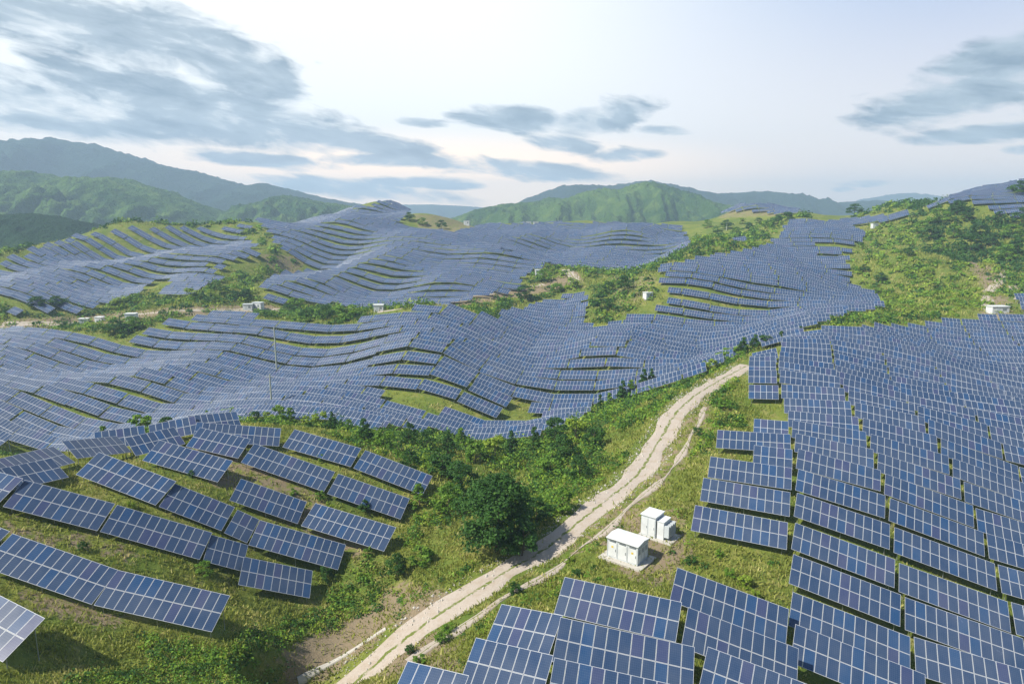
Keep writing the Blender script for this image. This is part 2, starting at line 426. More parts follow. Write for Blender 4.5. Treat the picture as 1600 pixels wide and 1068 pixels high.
fade = np.maximum.reduce([sstep(490, 690, np.abs(XX)), sstep(740, 960, YY), sstep(-40, -140, YY)])
ZZ = ZZ*(1-fade) + 5.0*fade
ZZ += .15*snoise(XX, YY, 38, 3, 3)*(1-fade) + 1.9*snoise(XX, YY, 78, 8, 1)*(1-fade)*sstep(135, 230, np.hypot(XX, YY)) + 1.3*snoise(XX, YY, 60, 18, 1)*(1-fade)*sstep(250, 330, np.hypot(XX, YY)) + 3*snoise(XX, YY, 500, 5, 2)*fade
H0 = ZZ
def hmap(x, y):
    x = np.asarray(x, float); y = np.asarray(y, float)
    i = np.clip(np.searchsorted(GX, x)-1, 0, len(GX)-2); j = np.clip(np.searchsorted(GY, y)-1, 0, len(GY)-2)
    tx = (x-GX[i])/(GX[i+1]-GX[i]); ty = (y-GY[j])/(GY[j+1]-GY[j])
    return (ZZ[j, i]*(1-tx)+ZZ[j, i+1]*tx)*(1-ty) + (ZZ[j+1, i]*(1-tx)+ZZ[j+1, i+1]*tx)*ty
def hit(px, py, off=0.0, dmin=25, dmax=760, far=False):
    """first point where the ray through a photo position meets the hill surface (+off)"""
    r = ray(px, py); d = np.arange(dmin, dmax, .25); z = CZ+r[2]*d
    g = z - hmap(r[0]*d, r[1]*d) - off
    k = np.where(g < 0)[0]
    if len(k) == 0: return None
    k = k[0]
    if k == 0: dd = d[0]
    else: dd = d[k-1] + .25*g[k-1]/(g[k-1]-g[k]+1e-9)
    return np.array([r[0]*dd, r[1]*dd, CZ+r[2]*dd])
def resample(poly, step):
    poly = np.array(poly); seg = np.r_[0, np.cumsum(np.linalg.norm(np.diff(poly[:, :2], axis=0), axis=1))]
    n = max(2, int(seg[-1]/step)); t = np.linspace(0, seg[-1], n)
    q = np.c_[[np.interp(t, seg, poly[:, k]) for k in range(3)]].T
    for _ in range(6): q[1:-1] = (q[:-2]+2*q[1:-1]+q[2:])/4
    return q
# the road: bench cut into the slope
road_px = [(470,1140,60),(560,1062,63),(620,1005,65.5),(700,950,68.5),(770,905,72),(850,860,77),(930,795,85),(1000,740,96),(1035,680,108),(1055,645,115),(1085,618,124),(1128,592,137)]
road = resample([PS(*c) for c in road_px] + [PS(1128,592,137)+np.array([10, 12, .5])], 1.5)
path_px = [(640,1060,58.0),(680,1020,60.5),(762,955,64.5),(822,913,68),(860,888,71),(930,838,77),(1000,785,87),(1040,745,93),(1062,712,98),(1085,668,107),(1103,632,117)]
path = resample([PS(*c) for c in path_px], 1.5)
def near_line(q, x, y):
    """distance to a polyline and the height of its nearest point"""
    d = np.full(x.shape, 1e9); z = np.zeros(x.shape)
    for a, b in zip(q[:-1], q[1:]):
        ab = b-a; t = np.clip(((x-a[0])*ab[0]+(y-a[1])*ab[1])/(ab[0]**2+ab[1]**2+1e-9), 0, 1)
        e = np.hypot(x-a[0]-t*ab[0], y-a[1]-t*ab[1]); k = e < d; d[k] = e[k]; z[k] = (a[2]+t*ab[2])[k]
    return d, z
box_ = (np.abs(XX) < 100) & (YY > 10) & (YY < 210)
d1, z1 = near_line(road, XX[box_], YY[box_]); w1 = 1-sstep(2.9, 6.0, d1)
t_ = ZZ[box_]; t_ = t_*(1-w1)+z1*w1; ZZ[box_] = t_
for k in range(len(path)): path[k, 2] = hmap(path[k, 0], path[k, 1])
path[:, 2] = np.convolve(np.pad(path[:, 2], 3, 'edge'), np.ones(7)/7, 'valid')
d2, z2 = near_line(path, XX[box_], YY[box_]); w2 = 1-sstep(1.3, 3.0, d2); t_ = ZZ[box_]; ZZ[box_] = t_*(1-w2)+z2*w2
# level pads under the two transformer stations
def flatten(cx, cy, r0, r1, dz=0):
    e = np.hypot(XX-cx, YY-cy); w = 1-sstep(r0, r1, e); h = hmap(cx, cy)+dz
    ZZ[:] = ZZ*(1-w)+h*w
S1 = hit(980, 872); S2 = hit(1026, 833)
flatten(S1[0], S1[1], 4.0, 8); flatten(S2[0], S2[1], 3.0, 6)

def inpoly(px, py, poly):
    px = np.asarray(px, float); py = np.asarray(py, float); c = np.zeros(px.shape, bool); n = len(poly)
    for i in range(n):
        x0, y0 = poly[i]; x1, y1 = poly[(i+1) % n]
        if y0 == y1: continue
        k = ((y0 > py) != (y1 > py)) & (px < (x1-x0)*(py-y0)/(y1-y0)+x0); c ^= k
    return c
def hidden(x, y, z):
    """how far (m) below the line of sight a point lies"""
    out = np.full(x.shape, -9.0)
    for t in np.linspace(.08, .985, 90):
        g = hmap(x*t, y*t) - (CZ+(z-CZ)*t); out = np.maximum(out, g/t)
    return out
BARE = [([(250,700),(380,700),(520,780),(600,850),(560,880),(470,830),(330,760)],50,130,.6),([(0,800),(120,830),(330,900),(380,900),(200,880),(0,850)],40,95,.55),([(40,915),(170,925),(250,970),(160,985),(60,960),(20,930)],30,60,.85),
        ([(400,1085),(425,1025),(500,985),(600,942),(615,975),(480,1085)],35,80,1.0),
        ([(580,920),(680,905),(720,945),(640,985)],50,80,.75),
        ([(930,870),(960,800),(1060,790),(1090,850),(1060,930),(960,900)],55,95,.62),
        ([(560,1068),(640,1000),(720,985),(740,1068)],40,70,.7),
        ([(0,500),(60,496),(130,492),(260,480),(420,474),(450,484),(420,492),(260,494),(140,510),(0,514)],240,290,.8),
        ([(600,484),(700,468),(850,440),(900,420),(915,440),(850,458),(700,482)],240,400,.8),
        ([(1500,400),(1560,420),(1590,500),(1530,500),(1535,450)],200,330,.75),
        ([(1125,326),(1240,326),(1230,338),(1120,342)],400,560,.5),
        ([(950,430),(1030,430),(1020,470),(960,480)],250,320,.45),
        ([(400,395),(480,400),(470,430),(430,430)],330,420,.6),
        ([(1040,640),(1120,600),(1110,700),(1000,800),(850,900),(840,870),(980,770)],70,140,.45),
        ([(640,335),(760,335),(760,360),(660,370)],430,600,.5)]
ix = inside & (YY > 5)
pX, pY, pD = project(np.c_[XX.ravel(), YY.ravel(), ZZ.ravel()])
bare = np.zeros(XX.size)
for poly, d0, d1_, s in BARE:
    k = inpoly(pX, pY, poly) & (pD > d0*G) & (pD < d1_*G); bare[k] = np.maximum(bare[k], s)
bare = bare.reshape(XX.shape)
for _ in range(3): bare[1:-1, 1:-1] = (bare[1:-1, 1:-1]*2+bare[:-2, 1:-1]+bare[2:, 1:-1]+bare[1:-1, :-2]+bare[1:-1, 2:])/6
ny, nx = XX.shape
idx = np.arange(nx*ny).reshape(ny, nx)
Fg = np.stack([idx[:-1, :-1], idx[:-1, 1:], idx[1:, 1:], idx[1:, :-1]], -1).reshape(-1, 4)
gm = np_mesh('ground', np.c_[XX.ravel(), YY.ravel(), ZZ.ravel()], Fg, [M['ground']], smooth=True, fattr={'bare': ('POINT', bare.ravel())})
tag(link('ground', gm), kind='structure')

def strip(name, line, w, matkey, lift=.06, jitter=0, kind='structure', wf=None, thick=.25):
    n = len(line); t = np.gradient(line[:, :2], axis=0); t /= np.linalg.norm(t, axis=1)[:, None]; nrm = np.c_[-t[:, 1], t[:, 0]]
    K = 9; V = []; UV = []
    L = np.r_[0, np.cumsum(np.linalg.norm(np.diff(line[:, :2], axis=0), axis=1))]
    j0 = jitter*snoise(L, L*0, 9, 11, 2); j1 = jitter*snoise(L, L*0, 8, 12, 2)
    for i in range(n):
        ww = w*(wf(i/(n-1)) if wf else 1)
        for k in range(K):
            s = k/(K-1)-.5; e = s*ww + (j0[i] if s < 0 else j1[i])*abs(s)*2
            x, y = line[i, :2]+nrm[i]*e
            V.append((x, y, float(hmap(x, y))+lift - (thick if k in (0, K-1) else 0))); UV.append((s+.5, L[i]))
    ii = np.arange(n*K).reshape(n, K); Fq = np.stack([ii[:-1, :-1], ii[1:, :-1], ii[1:, 1:], ii[:-1, 1:]], -1).reshape(-1, 4)
    UV = np.array(UV)
    me = np_mesh(name, V, Fq, [M[matkey]], smooth=True, uv=UV[Fq.ravel()])
    return tag(link(name, me), kind=kind)
strip('dirt_road', road, 4.9, 'road', .07, .35)
strip('footpath', path, 1.0, 'road', .09, .25)
# far dirt tracks
def px_line(L, step=3): return resample([hit(*p) for p in L], step)
for L, w in (([(2,508),(60,506),(130,503),(200,494),(260,488),(330,484),(400,482),(470,484)], 5.0),
             ([(590,488),(640,480),(700,472),(760,460),(800,452),(850,444)], 3.5),
             ([(900,440),(893,430),(884,421)], 6.0),
             ([(1541,484),(1541,470),(1539,458),(1550,450),(1560,440),(1572,430),(1566,422)], 4.2),
          ([(1592,468),(1590,455),(1580,444)], 3.2)):
    strip('dirt_road', px_line(L), w, 'road', .12, .5)
# roadside concrete ditch kerb under the cut bank
strip('drainage_kerb', px_line([(466,1066),(500,1045),(540,1020),(575,1000),(602,982)], 1.0), .55, 'concrete', .16, .03)

# ------------------------------------------------------------------ mountains
def mountain(name, crest, d, depth, matkey, rough, seed, foot=0.0, nxs=300, nys=90):
    cp = np.array([P3(px, py, d) for px, py in crest]); cp = cp[np.argsort(cp[:, 0])]
    x0, x1 = cp[0, 0], cp[-1, 0]; xs = np.linspace(x0, x1, nxs); ts = np.linspace(-1, 1, nys)
    cz = np.interp(xs, cp[:, 0], cp[:, 2]); cy = float(cp[:, 1].mean())
    k = np.array([1, 2, 3, 2, 1])/9.; cz = np.convolve(np.pad(cz, 2, 'edge'), k, 'valid')
    X, T = np.meshgrid(xs, ts); Yw = cy + T*depth
    hgt = cz[None, :]-foot
    prof = np.cos(np.clip(np.abs(T), 0, 1)*math.pi/2)**1.25
    rid = 1-np.abs(snoise(X, Yw*.45, depth*.62, seed, 4))*.75          # spurs and gullies
    Z = foot + hgt*prof*(1 + rough*(rid-.72)*(1-prof)*2.0) + hgt*.05*snoise(X, Yw, depth*.12, seed+1, 3)*(.25+.75*(1-prof))
    Z += hgt*.012*snoise(X, Yw, depth*.035, seed+2, 2)
    edge = np.minimum(1, np.minimum((X-x0), (x1-X))/(.03*(x1-x0)))
    Z = Z - 8
    ii = np.arange(Z.size).reshape(Z.shape); Fq = np.stack([ii[:-1, :-1], ii[:-1, 1:], ii[1:, 1:], ii[1:, :-1]], -1).reshape(-1, 4)
    me = np_mesh(name, np.c_[X.ravel(), Yw.ravel(), Z.ravel()], Fq, [M[matkey]], smooth=True)
    return tag(link(name, me), kind='structure')
mountain('hill', [(-500,330),(-300,318),(-100,322),(0,325),(60,323),(110,335),(165,355),(230,385),(300,420)], 760, 210, 'mt_dark', .5, 21, 0)
mountain('hill', [(-400,290),(-150,268),(0,264),(50,262),(90,276),(130,272),(190,272),(240,288),(300,312),(350,338),(420,372)], 1350, 420, 'mt_green', 1.0, 22, 0)
mountain('hill', [(230,400),(300,352),(350,330),(400,312),(450,300),(500,310),(560,318),(610,330),(700,352),(760,380)], 1500, 360, 'mt_green', 1.0, 23, 0)
mountain('mountain', [(-600,300),(-350,262),(-150,250),(0,233),(50,222),(105,218),(150,224),(200,240),(250,257),(290,262),(340,276),(385,290),(410,283),(445,292),(500,305),(570,318),(650,335),(760,350)], 2500, 800, 'mt_blue', 1.0, 24, 0)
mountain('hill', [(660,362),(700,338),(745,322),(790,313),(830,311),(860,304),(885,305),(915,294),(945,289),(965,292),(990,283),(1012,279),(1035,284),(1055,293),(1085,299),(1110,311),(1150,318),(1190,332),(1260,352)], 1550, 420, 'mt_green', .8, 35, 0)
mountain('mountain', [(760,340),(820,308),(870,290),(900,286),(950,288),(1010,280),(1060,290),(1110,300),(1150,299),(1200,296),(1250,303),(1290,317),(1330,312),(1380,310),(1430,318),(1500,325),(1700,320),(1900,330)], 2700, 700, 'mt_blue', 1.0, 26, 0)
mountain('mountain', [(420,345),(520,330),(600,318),(680,318),(750,322),(900,340)], 4600, 900, 'mt_blue', .6, 27, 0)
mountain('mountain', [(1250,345),(1320,322),(1370,306),(1410,300),(1450,304),(1490,312),(1600,325),(1750,330)], 4600, 900, 'mt_blue', .6, 28, 0)

# ------------------------------------------------------------------ haze (closed box, sky outside)
hb = MB(); hb.box(-7000, 7000, -300, 6500, -40, 350)
hz, hn, hbs = material('haze_air'); hn.n.clear()
pv = hn.new('ShaderNodeVolumePrincipled'); pv.inputs['Density'].default_value = .00026
pv.inputs['Color'].default_value = (.58, .77, 1.0, 1); pv.inputs['Anisotropy'].default_value = .1
ho = hn.new('ShaderNodeOutputMaterial'); hn.l.new(pv.outputs[0], ho.inputs['Volume'])
tag(link('haze', hb.mesh('haze', [hz])), kind='stuff')

# ------------------------------------------------------------------ solar tables
TH = R(20)
EU = np.array([math.cos(TH), -math.sin(TH)]); EV = np.array([math.sin(TH), math.cos(TH)])
MW, MH = 1.0, 1.98
TL = 2*MH                       # table depth up the slope
TILT = 29
def frame_for(a, b, tilt_deg=TILT):
    """a, b world ends of the low edge -> matrix (x along row, y up the tilt, z normal)"""
    a, b = Vector(a), Vector(b); x = (b-a).normalized()
    hz_ = Vector((-x.y, x.x, 0)).normalized()
    y = hz_*math.cos(R(tilt_deg)) + Vector((0, 0, 1))*math.sin(R(tilt_deg))
    z = x.cross(y).normalized(); y = z.cross(x).normalized()
    return Matrix((x, y, z)).transposed().to_4x4()
def slope_tilt(mid, x):
    h = np.array([-x[1], x[0]]); h = h/np.linalg.norm(h)
    s = (hmap(mid[0]+h[0]*3.6, mid[1]+h[1]*3.6)-hmap(mid[0], mid[1]))/3.6
    return float(min(40, max(TILT, math.degrees(math.atan(s))+7)))
mod_mb = MB()
mod_mb.box(.012, MW-.012, .012, MH-.012, -.035, .0, 0)
mod_mb.f = mod_mb.f; 
def module_mesh():
    mb = MB(); mb.box(.012, MW-.012, .012, MH-.012, -.04, -.002, 1)
    mb.poly([(.012, .012, .002), (MW-.012, .012, .002), (MW-.012, MH-.012, .002), (.012, MH-.012, .002)], 0, [(0.001, 0.001), (.999, 0.001), (.999, .999), (0.001, .999)])
    return mb.mesh('solar_module', [M['panel'], M['backsheet']])
MODULE = module_mesh()
def rails_mesh(n):
    mb = MB(); L = n*MW
    for y in (.5, 1.5, 2.45, 3.45): mb.box(.05, L-.05, y-.03, y+.03, -.11, -.045, 0)
    k = max(2, round(L/2.6))
    for i in range(k):
        x = .5+(L-1)*i/(k-1); mb.box(x-.03, x+.03, .3, 3.65, -.19, -.112, 0)
    return mb.mesh('support_frame', [M['steel']])
RAILS = {}
post_mb = MB(); post_mb.tube((0, 0, 0), (0, 0, -1), .045, .045, 8); POST = post_mb.mesh('post', [M['steel']])
def simple_table_mesh(n):
    mb = MB(); L = n*MW
    mb.box(0, L, 0, 2*MH, -.06, -.002, 1)
    mb.poly([(0, 0, .002), (L, 0, .002), (L, 2*MH, .002), (0, 2*MH, .002)], 0, [(0, 0), (n, 0), (n, 2), (0, 2)])
    k = max(2, round(L/3))
    for i in range(k):
        x = .5+(L-1)*i/(k-1)
        mb.box(x-.04, x+.04, .3, 3.6, -.16, -.062, 2)
        for y, h in ((.6, 1.6), (3.2, 3.4)):
            c, s = math.cos(R(TILT)), math.sin(R(TILT))
            mb.tube((x, y, -.1), (x, y-h*s, -.1-h*c), .05, .05, 5, 2, False)
    return mb.mesh('solar_table', [M['panel'], M['backsheet'], M['steel']])
SIMPLE = {}
tables = []     # dict(a,b,n,clear,zone)
CLEAR = .95
def add_table(a2, b2, zone, n=None, clear=CLEAR, exact=False):
    a3, b3 = a2, b2
    a2 = np.asarray(a2[:2], float); b2 = np.asarray(b2[:2], float); L = np.linalg.norm(b2-a2)
    ts = np.linspace(0, 1, 5); q = a2[None]*(1-ts[:, None])+b2[None]*ts[:, None]
    h = hmap(q[:, 0], q[:, 1]); k, c = np.polyfit(ts, h, 1); fit = c+k*ts
    up = max(0, float(np.max(h-fit)))*.7
    A = np.array([*a2, c+clear+up]); B = np.array([*b2, c+k+clear+up])
    if exact: A, B = np.array(a3, float), np.array(b3, float)
    L3 = np.linalg.norm(B-A)
    if n is None: n = max(2, int(round(L3/MW)))
    u = (b2-a2)/L
    # keep every corner clear of the ground
    t = TILT if exact else slope_tilt((A+B)/2, u)
    hzv = np.array([-u[1], u[0]]); up_y = hzv*TL*math.cos(R(t))
    for e in (A, B):
        g = hmap(e[0]+up_y[0], e[1]+up_y[1]); z = e[2]+TL*math.sin(R(t))
        if g+.6 > z: t = min(48, t+math.degrees((g+.6-z)/3.0))
    tables.append(dict(a=A, b=B, n=n, tilt=t, zone=zone))
EXPL = {
 'near_left': [
  [(-95,980),(4,1034)], [(-200,815),(-36,880)], [(-30,884),(143,944)], [(146,945),(331,987)],
  [(-140,752),(-6,790)], [(4,791),(152,829)], [(156,830),(312,874)], [(317,876),(378,892)], [(372,913),(484,934)],
  [(118,741),(243,789)], [(248,791),(346,829)], [(350,832),(386,848)], [(388,851),(528,890)],
  [(222,719),(340,753)], [(358,781),(465,818)], [(470,821),(600,861)],
  [(290,697),(372,716)], [(376,722),(506,768)], [(511,771),(626,811)],
  [(300,688),(436,697)], [(441,698),(548,729)], [(552,731),(660,773)],
  [(0,770),(108,745)], [(20,748),(118,722)], [(120,716),(206,706)], [(212,712),(290,693)], [(150,704),(230,692)], [(236,692),(310,676)], [(300,676),(378,668)],
 ],
 'near_front': [
  [(865,958),(1056,1003)], [(862,1033),(1083,1085)], [(852,1108),(1110,1170)],
  [(757,1006),(856,1028)], [(716,1070),(843,1103)], [(600,1112),(700,1140)],
  [(1046,938),(1228,1008)], [(1064,1010),(1245,1080)], [(1090,1080),(1290,1160)],
 ]}
import sys
for zn, L in EXPL.items():
    for (p, q) in L:
        a = hit(*p, off=CLEAR); b = hit(*q, off=CLEAR)
        if a is None or b is None: print('miss', p, q); continue
        Lw = np.linalg.norm(b-a)
        if Lw > 16 or Lw < 2.2: print('ODD', zn, p, q, round(float(Lw), 1), a.round(), b.round())
        print(zn, p, q, round(float(Lw), 1)); add_table(a, b, zn, exact=True)
ZONES = [
 ('right', [(1140,572),(1200,545),(1285,514),(1600,488),(1760,480),(1760,1150),(1310,1150),(1262,1060),(1232,985),(1222,940),(1205,870),(1190,852),(1150,845),(1100,825),(1062,800),(1052,740),(1070,712),(1130,712),(1115,672),(1212,660),(1150,590)], 52, 212, 6.75),
 ('centre', [(-120,520),(0,514),(75,514),(150,518),(165,522),(185,532),(250,503),(330,488),(380,490),(430,500),(500,512),(560,500),(590,486),(700,476),(775,500),(785,484),(870,462),(925,450),(927,515),(1000,482),(1040,462),(1025,440),(1030,415),(1100,400),(1190,385),(1240,337),(1290,345),(1340,345),(1355,365),(1330,400),(1335,430),(1385,478),(1290,500),(1270,520),(1160,545),(1110,578),(1010,605),(940,635),(850,678),(770,690),(680,675),(540,662),(430,645),(380,660),(200,690),(150,705),(0,735),(-120,740)], 125, 445, 7.5),
 ('far_left', [(-120,440),(0,402),(110,368),(200,350),(325,356),(400,346),(380,366),(425,398),(392,432),(330,413),(350,435),(302,462),(215,462),(140,487),(20,487),(0,470),(-120,500)], 250, 470, 8.0),
 ('far_centre', [(400,343),(520,330),(600,312),(645,325),(628,350),(720,366),(862,410),(828,425),(820,457),(700,470),(590,487),(520,474),(410,470),(395,445),(440,425),(475,415),(430,380)], 270, 590, 8.7),
 ('plateau', [(700,362),(760,350),(900,346),(1075,352),(1080,388),(1165,370),(1165,380),(1040,410),(1020,415),(1000,432),(900,422),(720,370)], 340, 600, 8.4),
 ('plateau', [(1120,334),(1160,318),(1230,318),(1255,330),(1240,338),(1160,328)], 450, 620, 8.4),
 ('far_right', [(1430,332),(1500,300),(1600,280),(1700,270),(1700,350),(1600,345),(1545,335),(1510,310)], 330, 430, 6.0),
 ('far_right', [(1295,346),(1360,338),(1430,326),(1430,337),(1360,348),(1300,354)], 370, 500, 6.0),
 ('far_right', [(1572,466),(1650,450),(1650,485),(1575,482)], 200, 250, 6.0),
]
HOLES = [[(583,620),(640,608),(732,615),(727,636),(592,638)], [(784,604),(830,602),(830,656),(786,662)], [(925,458),(1020,430),(1035,465),(935,512)],
         [(385,355),(430,375),(435,405),(415,430),(385,430),(370,400),(400,395)], [(200,470),(240,430),(262,440),(250,470)], [(345,400),(375,408),(370,425),(340,415)],
         [(1262,398),(1330,395),(1332,402),(1270,404)], [(1062,385),(1098,383),(1098,397),(1062,397)], [(1270,380),(1300,376),(1330,380),(1325,384),(1275,385)],
         [(1100,350),(1180,335),(1250,330),(1215,362),(1165,372),(1160,350)], [(655,585),(560,590),(555,594),(660,592)], [(770,525),(782,521),(768,560),(760,560)], [(1500,308),(1560,318),(1600,300),(1600,315),(1545,330)]]
HOLES = HOLES[:-1]
hole_skip = rng.random(9999)
used = []
def rowshift(u, j, zi, amp):
    """rows are not ruler-straight: each wanders a little up and down the slope"""
    return amp*(.55*np.sin(u/31.+j*.55+zi)+.45*np.sin(u/17.+j*1.9+zi*2)) + amp*.8*math.sin(j*2.399+zi)
for zi, (zn, poly, d0, d1_, pitch) in enumerate(ZONES):
    nmod = 11; LT = nmod*MW+.45
    amp = .22 if zn == 'right' else .62
    clear = 1.15 if zn == 'right' else (1.3 if zn == 'centre' else 1.7)
    for j in range(-50, 150):
        off = (2.1*math.sin(j*.9+zi)) if zn != 'right' else .9*math.sin(j*.5)
        cu = np.arange(-590+off, 590, LT)+LT/2
        def at(u): 
            v = j*pitch + rowshift(u, j, zi, amp)
            return np.array([EU[0]*u+EV[0]*v, EU[1]*u+EV[1]*v])
        X, Y = at(cu)
        k0 = (Y > 30) & (Y < 720) & (np.abs(X) < 520)
        if not k0.any(): continue
        cu = cu[k0]
        def fits(cu, es):
          ok = np.ones(len(cu), bool)
          for e in es:
            Xc, Yc = at(cu+e); Xc = Xc+EV[0]*1.5; Yc = Yc+EV[1]*1.5; Zc = hmap(Xc, Yc)+clear+.6
            a, b, dd = project(np.c_[Xc, Yc, Zc])
            ok &= inpoly(a, b, poly) & (dd > d0*G) & (dd < d1_*G)
            if e == 0:
                for h in HOLES: ok &= ~inpoly(a, b, h)
                ok &= hidden(Xc, Yc, Zc+.8) < 2.0
          return ok
        ok = fits(cu, (-.42*LT, 0, .42*LT))
        for i in np.where(ok)[0]:
            add_table(at(cu[i]-(LT/2-.2)), at(cu[i]+(LT/2-.25)), zn, n=nmod, clear=clear+rng.uniform(-.12, .12))
        # where a full table does not fit, a half-length one may
        for side in (-1, 1):
            hc = cu+side*LT*.25; half = ~ok & fits(hc, (-.2*LT, 0, .2*LT))
            for i in np.where(half)[0]:
                a_, b_ = (cu[i]-(LT/2-.2), cu[i]) if side < 0 else (cu[i]+.1, cu[i]+(LT/2-.25))
                add_table(at(a_), at(b_), zn, n=5, clear=clear)
print('tables', len(tables))
# screen size of each table decides which are modelled as individuals
for t in tables:
    Mx = frame_for(t['a'], t['b'], t['tilt']); t['M'] = Mx
    A = Vector(t['a']); ln = t['n']*MW
    s = (Vector(t['b'])-A).length/ln; t['s'] = s
    c = [A + Mx.to_3x3() @ Vector(q) for q in ((0, 0, 0), (ln, 0, 0), (ln, TL, 0), (0, TL, 0))]
    q = np.array([tuple(k) for k in c]); px, py, dd = project(q)
    t['ctr'] = q.mean(0)
    px = np.clip(px, 0, 1600); py = np.clip(py, 0, 1068)
    t['area'] = .5*abs(np.dot(px, np.roll(py, -1))-np.dot(py, np.roll(px, -1)))
    t['px'], t['py'] = px.mean(), py.mean(); t['d'] = dd.mean()
hidv = hidden(np.array([t['ctr'][0] for t in tables]), np.array([t['ctr'][1] for t in tables]), np.array([t['ctr'][2] for t in tables])+.5)
for t, h in zip(tables, hidv):
    if h > 0: t['area'] = 0
order = sorted(range(len(tables)), key=lambda i: -tables[i]['area'])
IND = order[:296]
for i in IND: tables[i]['ind'] = True
def build_rest():
    V = []; Fq = []; UV = []; TI = []; MI = []
    rest = [t for t in tables if not t.get('ind')]
    for ti, t in enumerate(rest):
        Mx = t['M'].to_3x3(); A = Vector(t['a']); ln = (Vector(t['b'])-A).length
        b = len(V); T = .08
        for z in (0, -T):
            for (x, y) in ((0, 0), (ln, 0), (ln, TL), (0, TL)): V.append(tuple(A + Mx @ Vector((x, y, z))))
        n = t['n']
        for q, mi, uv in (((0, 1, 2, 3), 0, [(0, 0), (n, 0), (n, 2), (0, 2)]), ((7, 6, 5, 4), 1, None), ((0, 4, 5, 1), 1, None), ((1, 5, 6, 2), 1, None), ((2, 6, 7, 3), 1, None), ((3, 7, 4, 0), 1, None)):
            Fq.append([b+k for k in q]); UV += uv or [(0, 0)]*4; TI.append(ti*1.37); MI.append(mi)
        # legs: thin plates in pairs
        if t['d'] < 260:
            for x in (.8, ln/2, ln-.8):
                for y in (.6, 3.2):
                    p = A + Mx @ Vector((x, y, -T)); g = float(hmap(p.x, p.y))-.1; w = .06
                    bb = len(V)
                    for zz in (p.z, g):
                        for (dx, dy) in ((-w, -w), (w, -w), (w, w), (-w, w)): V.append((p.x+dx, p.y+dy, zz))
                    for q in ((0, 4, 5, 1), (1, 5, 6, 2), (2, 6, 7, 3), (3, 7, 4, 0)):
                        Fq.append([bb+k for k in q]); UV += [(0, 0)]*4; TI.append(0); MI.append(2)
    me = np_mesh('distant_solar_tables', V, Fq, [M['panel'], M['backsheet'], M['steel']], uv=UV, mi=MI, fattr={'tid': ('FACE', TI)})
    o = link('distant_solar_tables', me)
    tag(o, 'many hundreds of small distant blue-grey solar tables covering the far hills in wavy rows', 'solar panels', kind='stuff')
build_rest()

ORD = ['', 'first', 'second', 'third', 'fourth', 'fifth', 'sixth', 'seventh', 'eighth', 'ninth', 'tenth', 'eleventh', 'twelfth', 'thirteenth', 'fourteenth', 'fifteenth', 'sixteenth', 'seventeenth', 'eighteenth', 'nineteenth', 'twentieth']
def ordn(k):
    if k <= 20: return ORD[k]
    tens = {2: 'twenty', 3: 'thirty', 4: 'forty', 5: 'fifty'}[k//10]
    return tens+'-'+ORD[k % 10] if k % 10 else {20: 'twentieth', 30: 'thirtieth', 40: 'fortieth', 50: 'fiftieth'}[k]
ZT = {'near_left': 'on the near left hillside', 'near_front': 'at the bottom beside the road', 'right': 'on the big right hillside',
      'left_mid': 'on the left middle slope', 'centre': 'on the wavy centre hill'}
def label_tables():
    ind = [tables[i] for i in IND]
    for t in ind:
        if t['zone'] == 'centre' and t['px'] < 430: t['zone'] = 'left_mid'
    for zn in set(t['zone'] for t in ind):
        zs = [t for t in ind if t['zone'] == zn]
        # rows: by the across-row coordinate
        for t in zs: t['v'] = float(np.dot(t['ctr'][:2], EV)); t['u'] = float(np.dot(t['ctr'][:2], EU))
        zs.sort(key=lambda t: t['v']); rows = []
        for t in zs:
            if rows and abs(t['v']-rows[-1][-1]['v']) < (1.2 if zn in ('near_left', 'near_front') else 2.2): rows[-1].append(t)
            else: rows.append([t])
        for ri, r in enumerate(rows):
            r.sort(key=lambda t: t['px'])
            for ci, t in enumerate(r):
                tone = 'deep blue' if t['d'] < 110 and t['px'] > 700 else ('blue' if t['d'] < 110 else 'blue-grey')
                place = ZT.get(zn, 'on the far hills')
                pc = ' %s from left' % ordn(ci+1) if len(r) > 1 else ' alone in row'
                rr = 'nearest row' if ri == 0 else '%s row up' % ordn(ri+1)
                t['label'] = '%s solar table %s, %s,%s' % (tone, place, rr, pc)
label_tables()
GT = {'near_left': 'solar tables on the near left hillside', 'near_front': 'solar tables beside the road', 'right': 'solar tables on the right hillside',
      'left_mid': 'solar tables on the left middle slope', 'centre': 'solar tables on the centre hill'}
nm = 0
for rank, i in enumerate(IND):
    t = tables[i]; n = t['n']; A = Vector(t['a']); Mx = t['M']
    S = Matrix.Diagonal((t['s'], 1, 1, 1))
    px_mod = F/t['d']
    if px_mod > 9.6 and n <= 16:
        root = empty('solar_table', (A.x, A.y, float(hmap(A.x, A.y))))
        loc = Matrix.Translation(A-root.location) @ Mx @ S
        for r in range(2):
            for c in range(n):
                o = link('solar_module', MODULE, root); o.matrix_local = loc @ Matrix.Translation((c*MW, r*MH, 0)); nm += 1
        if n not in RAILS: RAILS[n] = rails_mesh(n)
        o = link('support_frame', RAILS[n], root); o.matrix_local = loc
        k = max(2, round(n/3.6))
        for c in range(k):
            for y in (.6, 3.25):
                p = A + Mx.to_3x3() @ Vector((((.5+(n-1)*c/(k-1)))*t['s'], y, -.12))
                h = p.z-float(hmap(p.x, p.y))+.15
                o = link('post', POST, root); o.matrix_local = Matrix.Translation(p-root.location) @ Matrix.Diagonal((1, 1, h, 1))
    else:
        if n not in SIMPLE: SIMPLE[n] = simple_table_mesh(n)
        root = link('solar_table', SIMPLE[n]); root.matrix_world = Matrix.Translation(A) @ Mx @ S
    tag(root, t['label'], 'solar table', GT.get(t['zone'], 'solar tables on the far hills'))
print('modules', nm, 'min area', tables[IND[-1]]['area'])

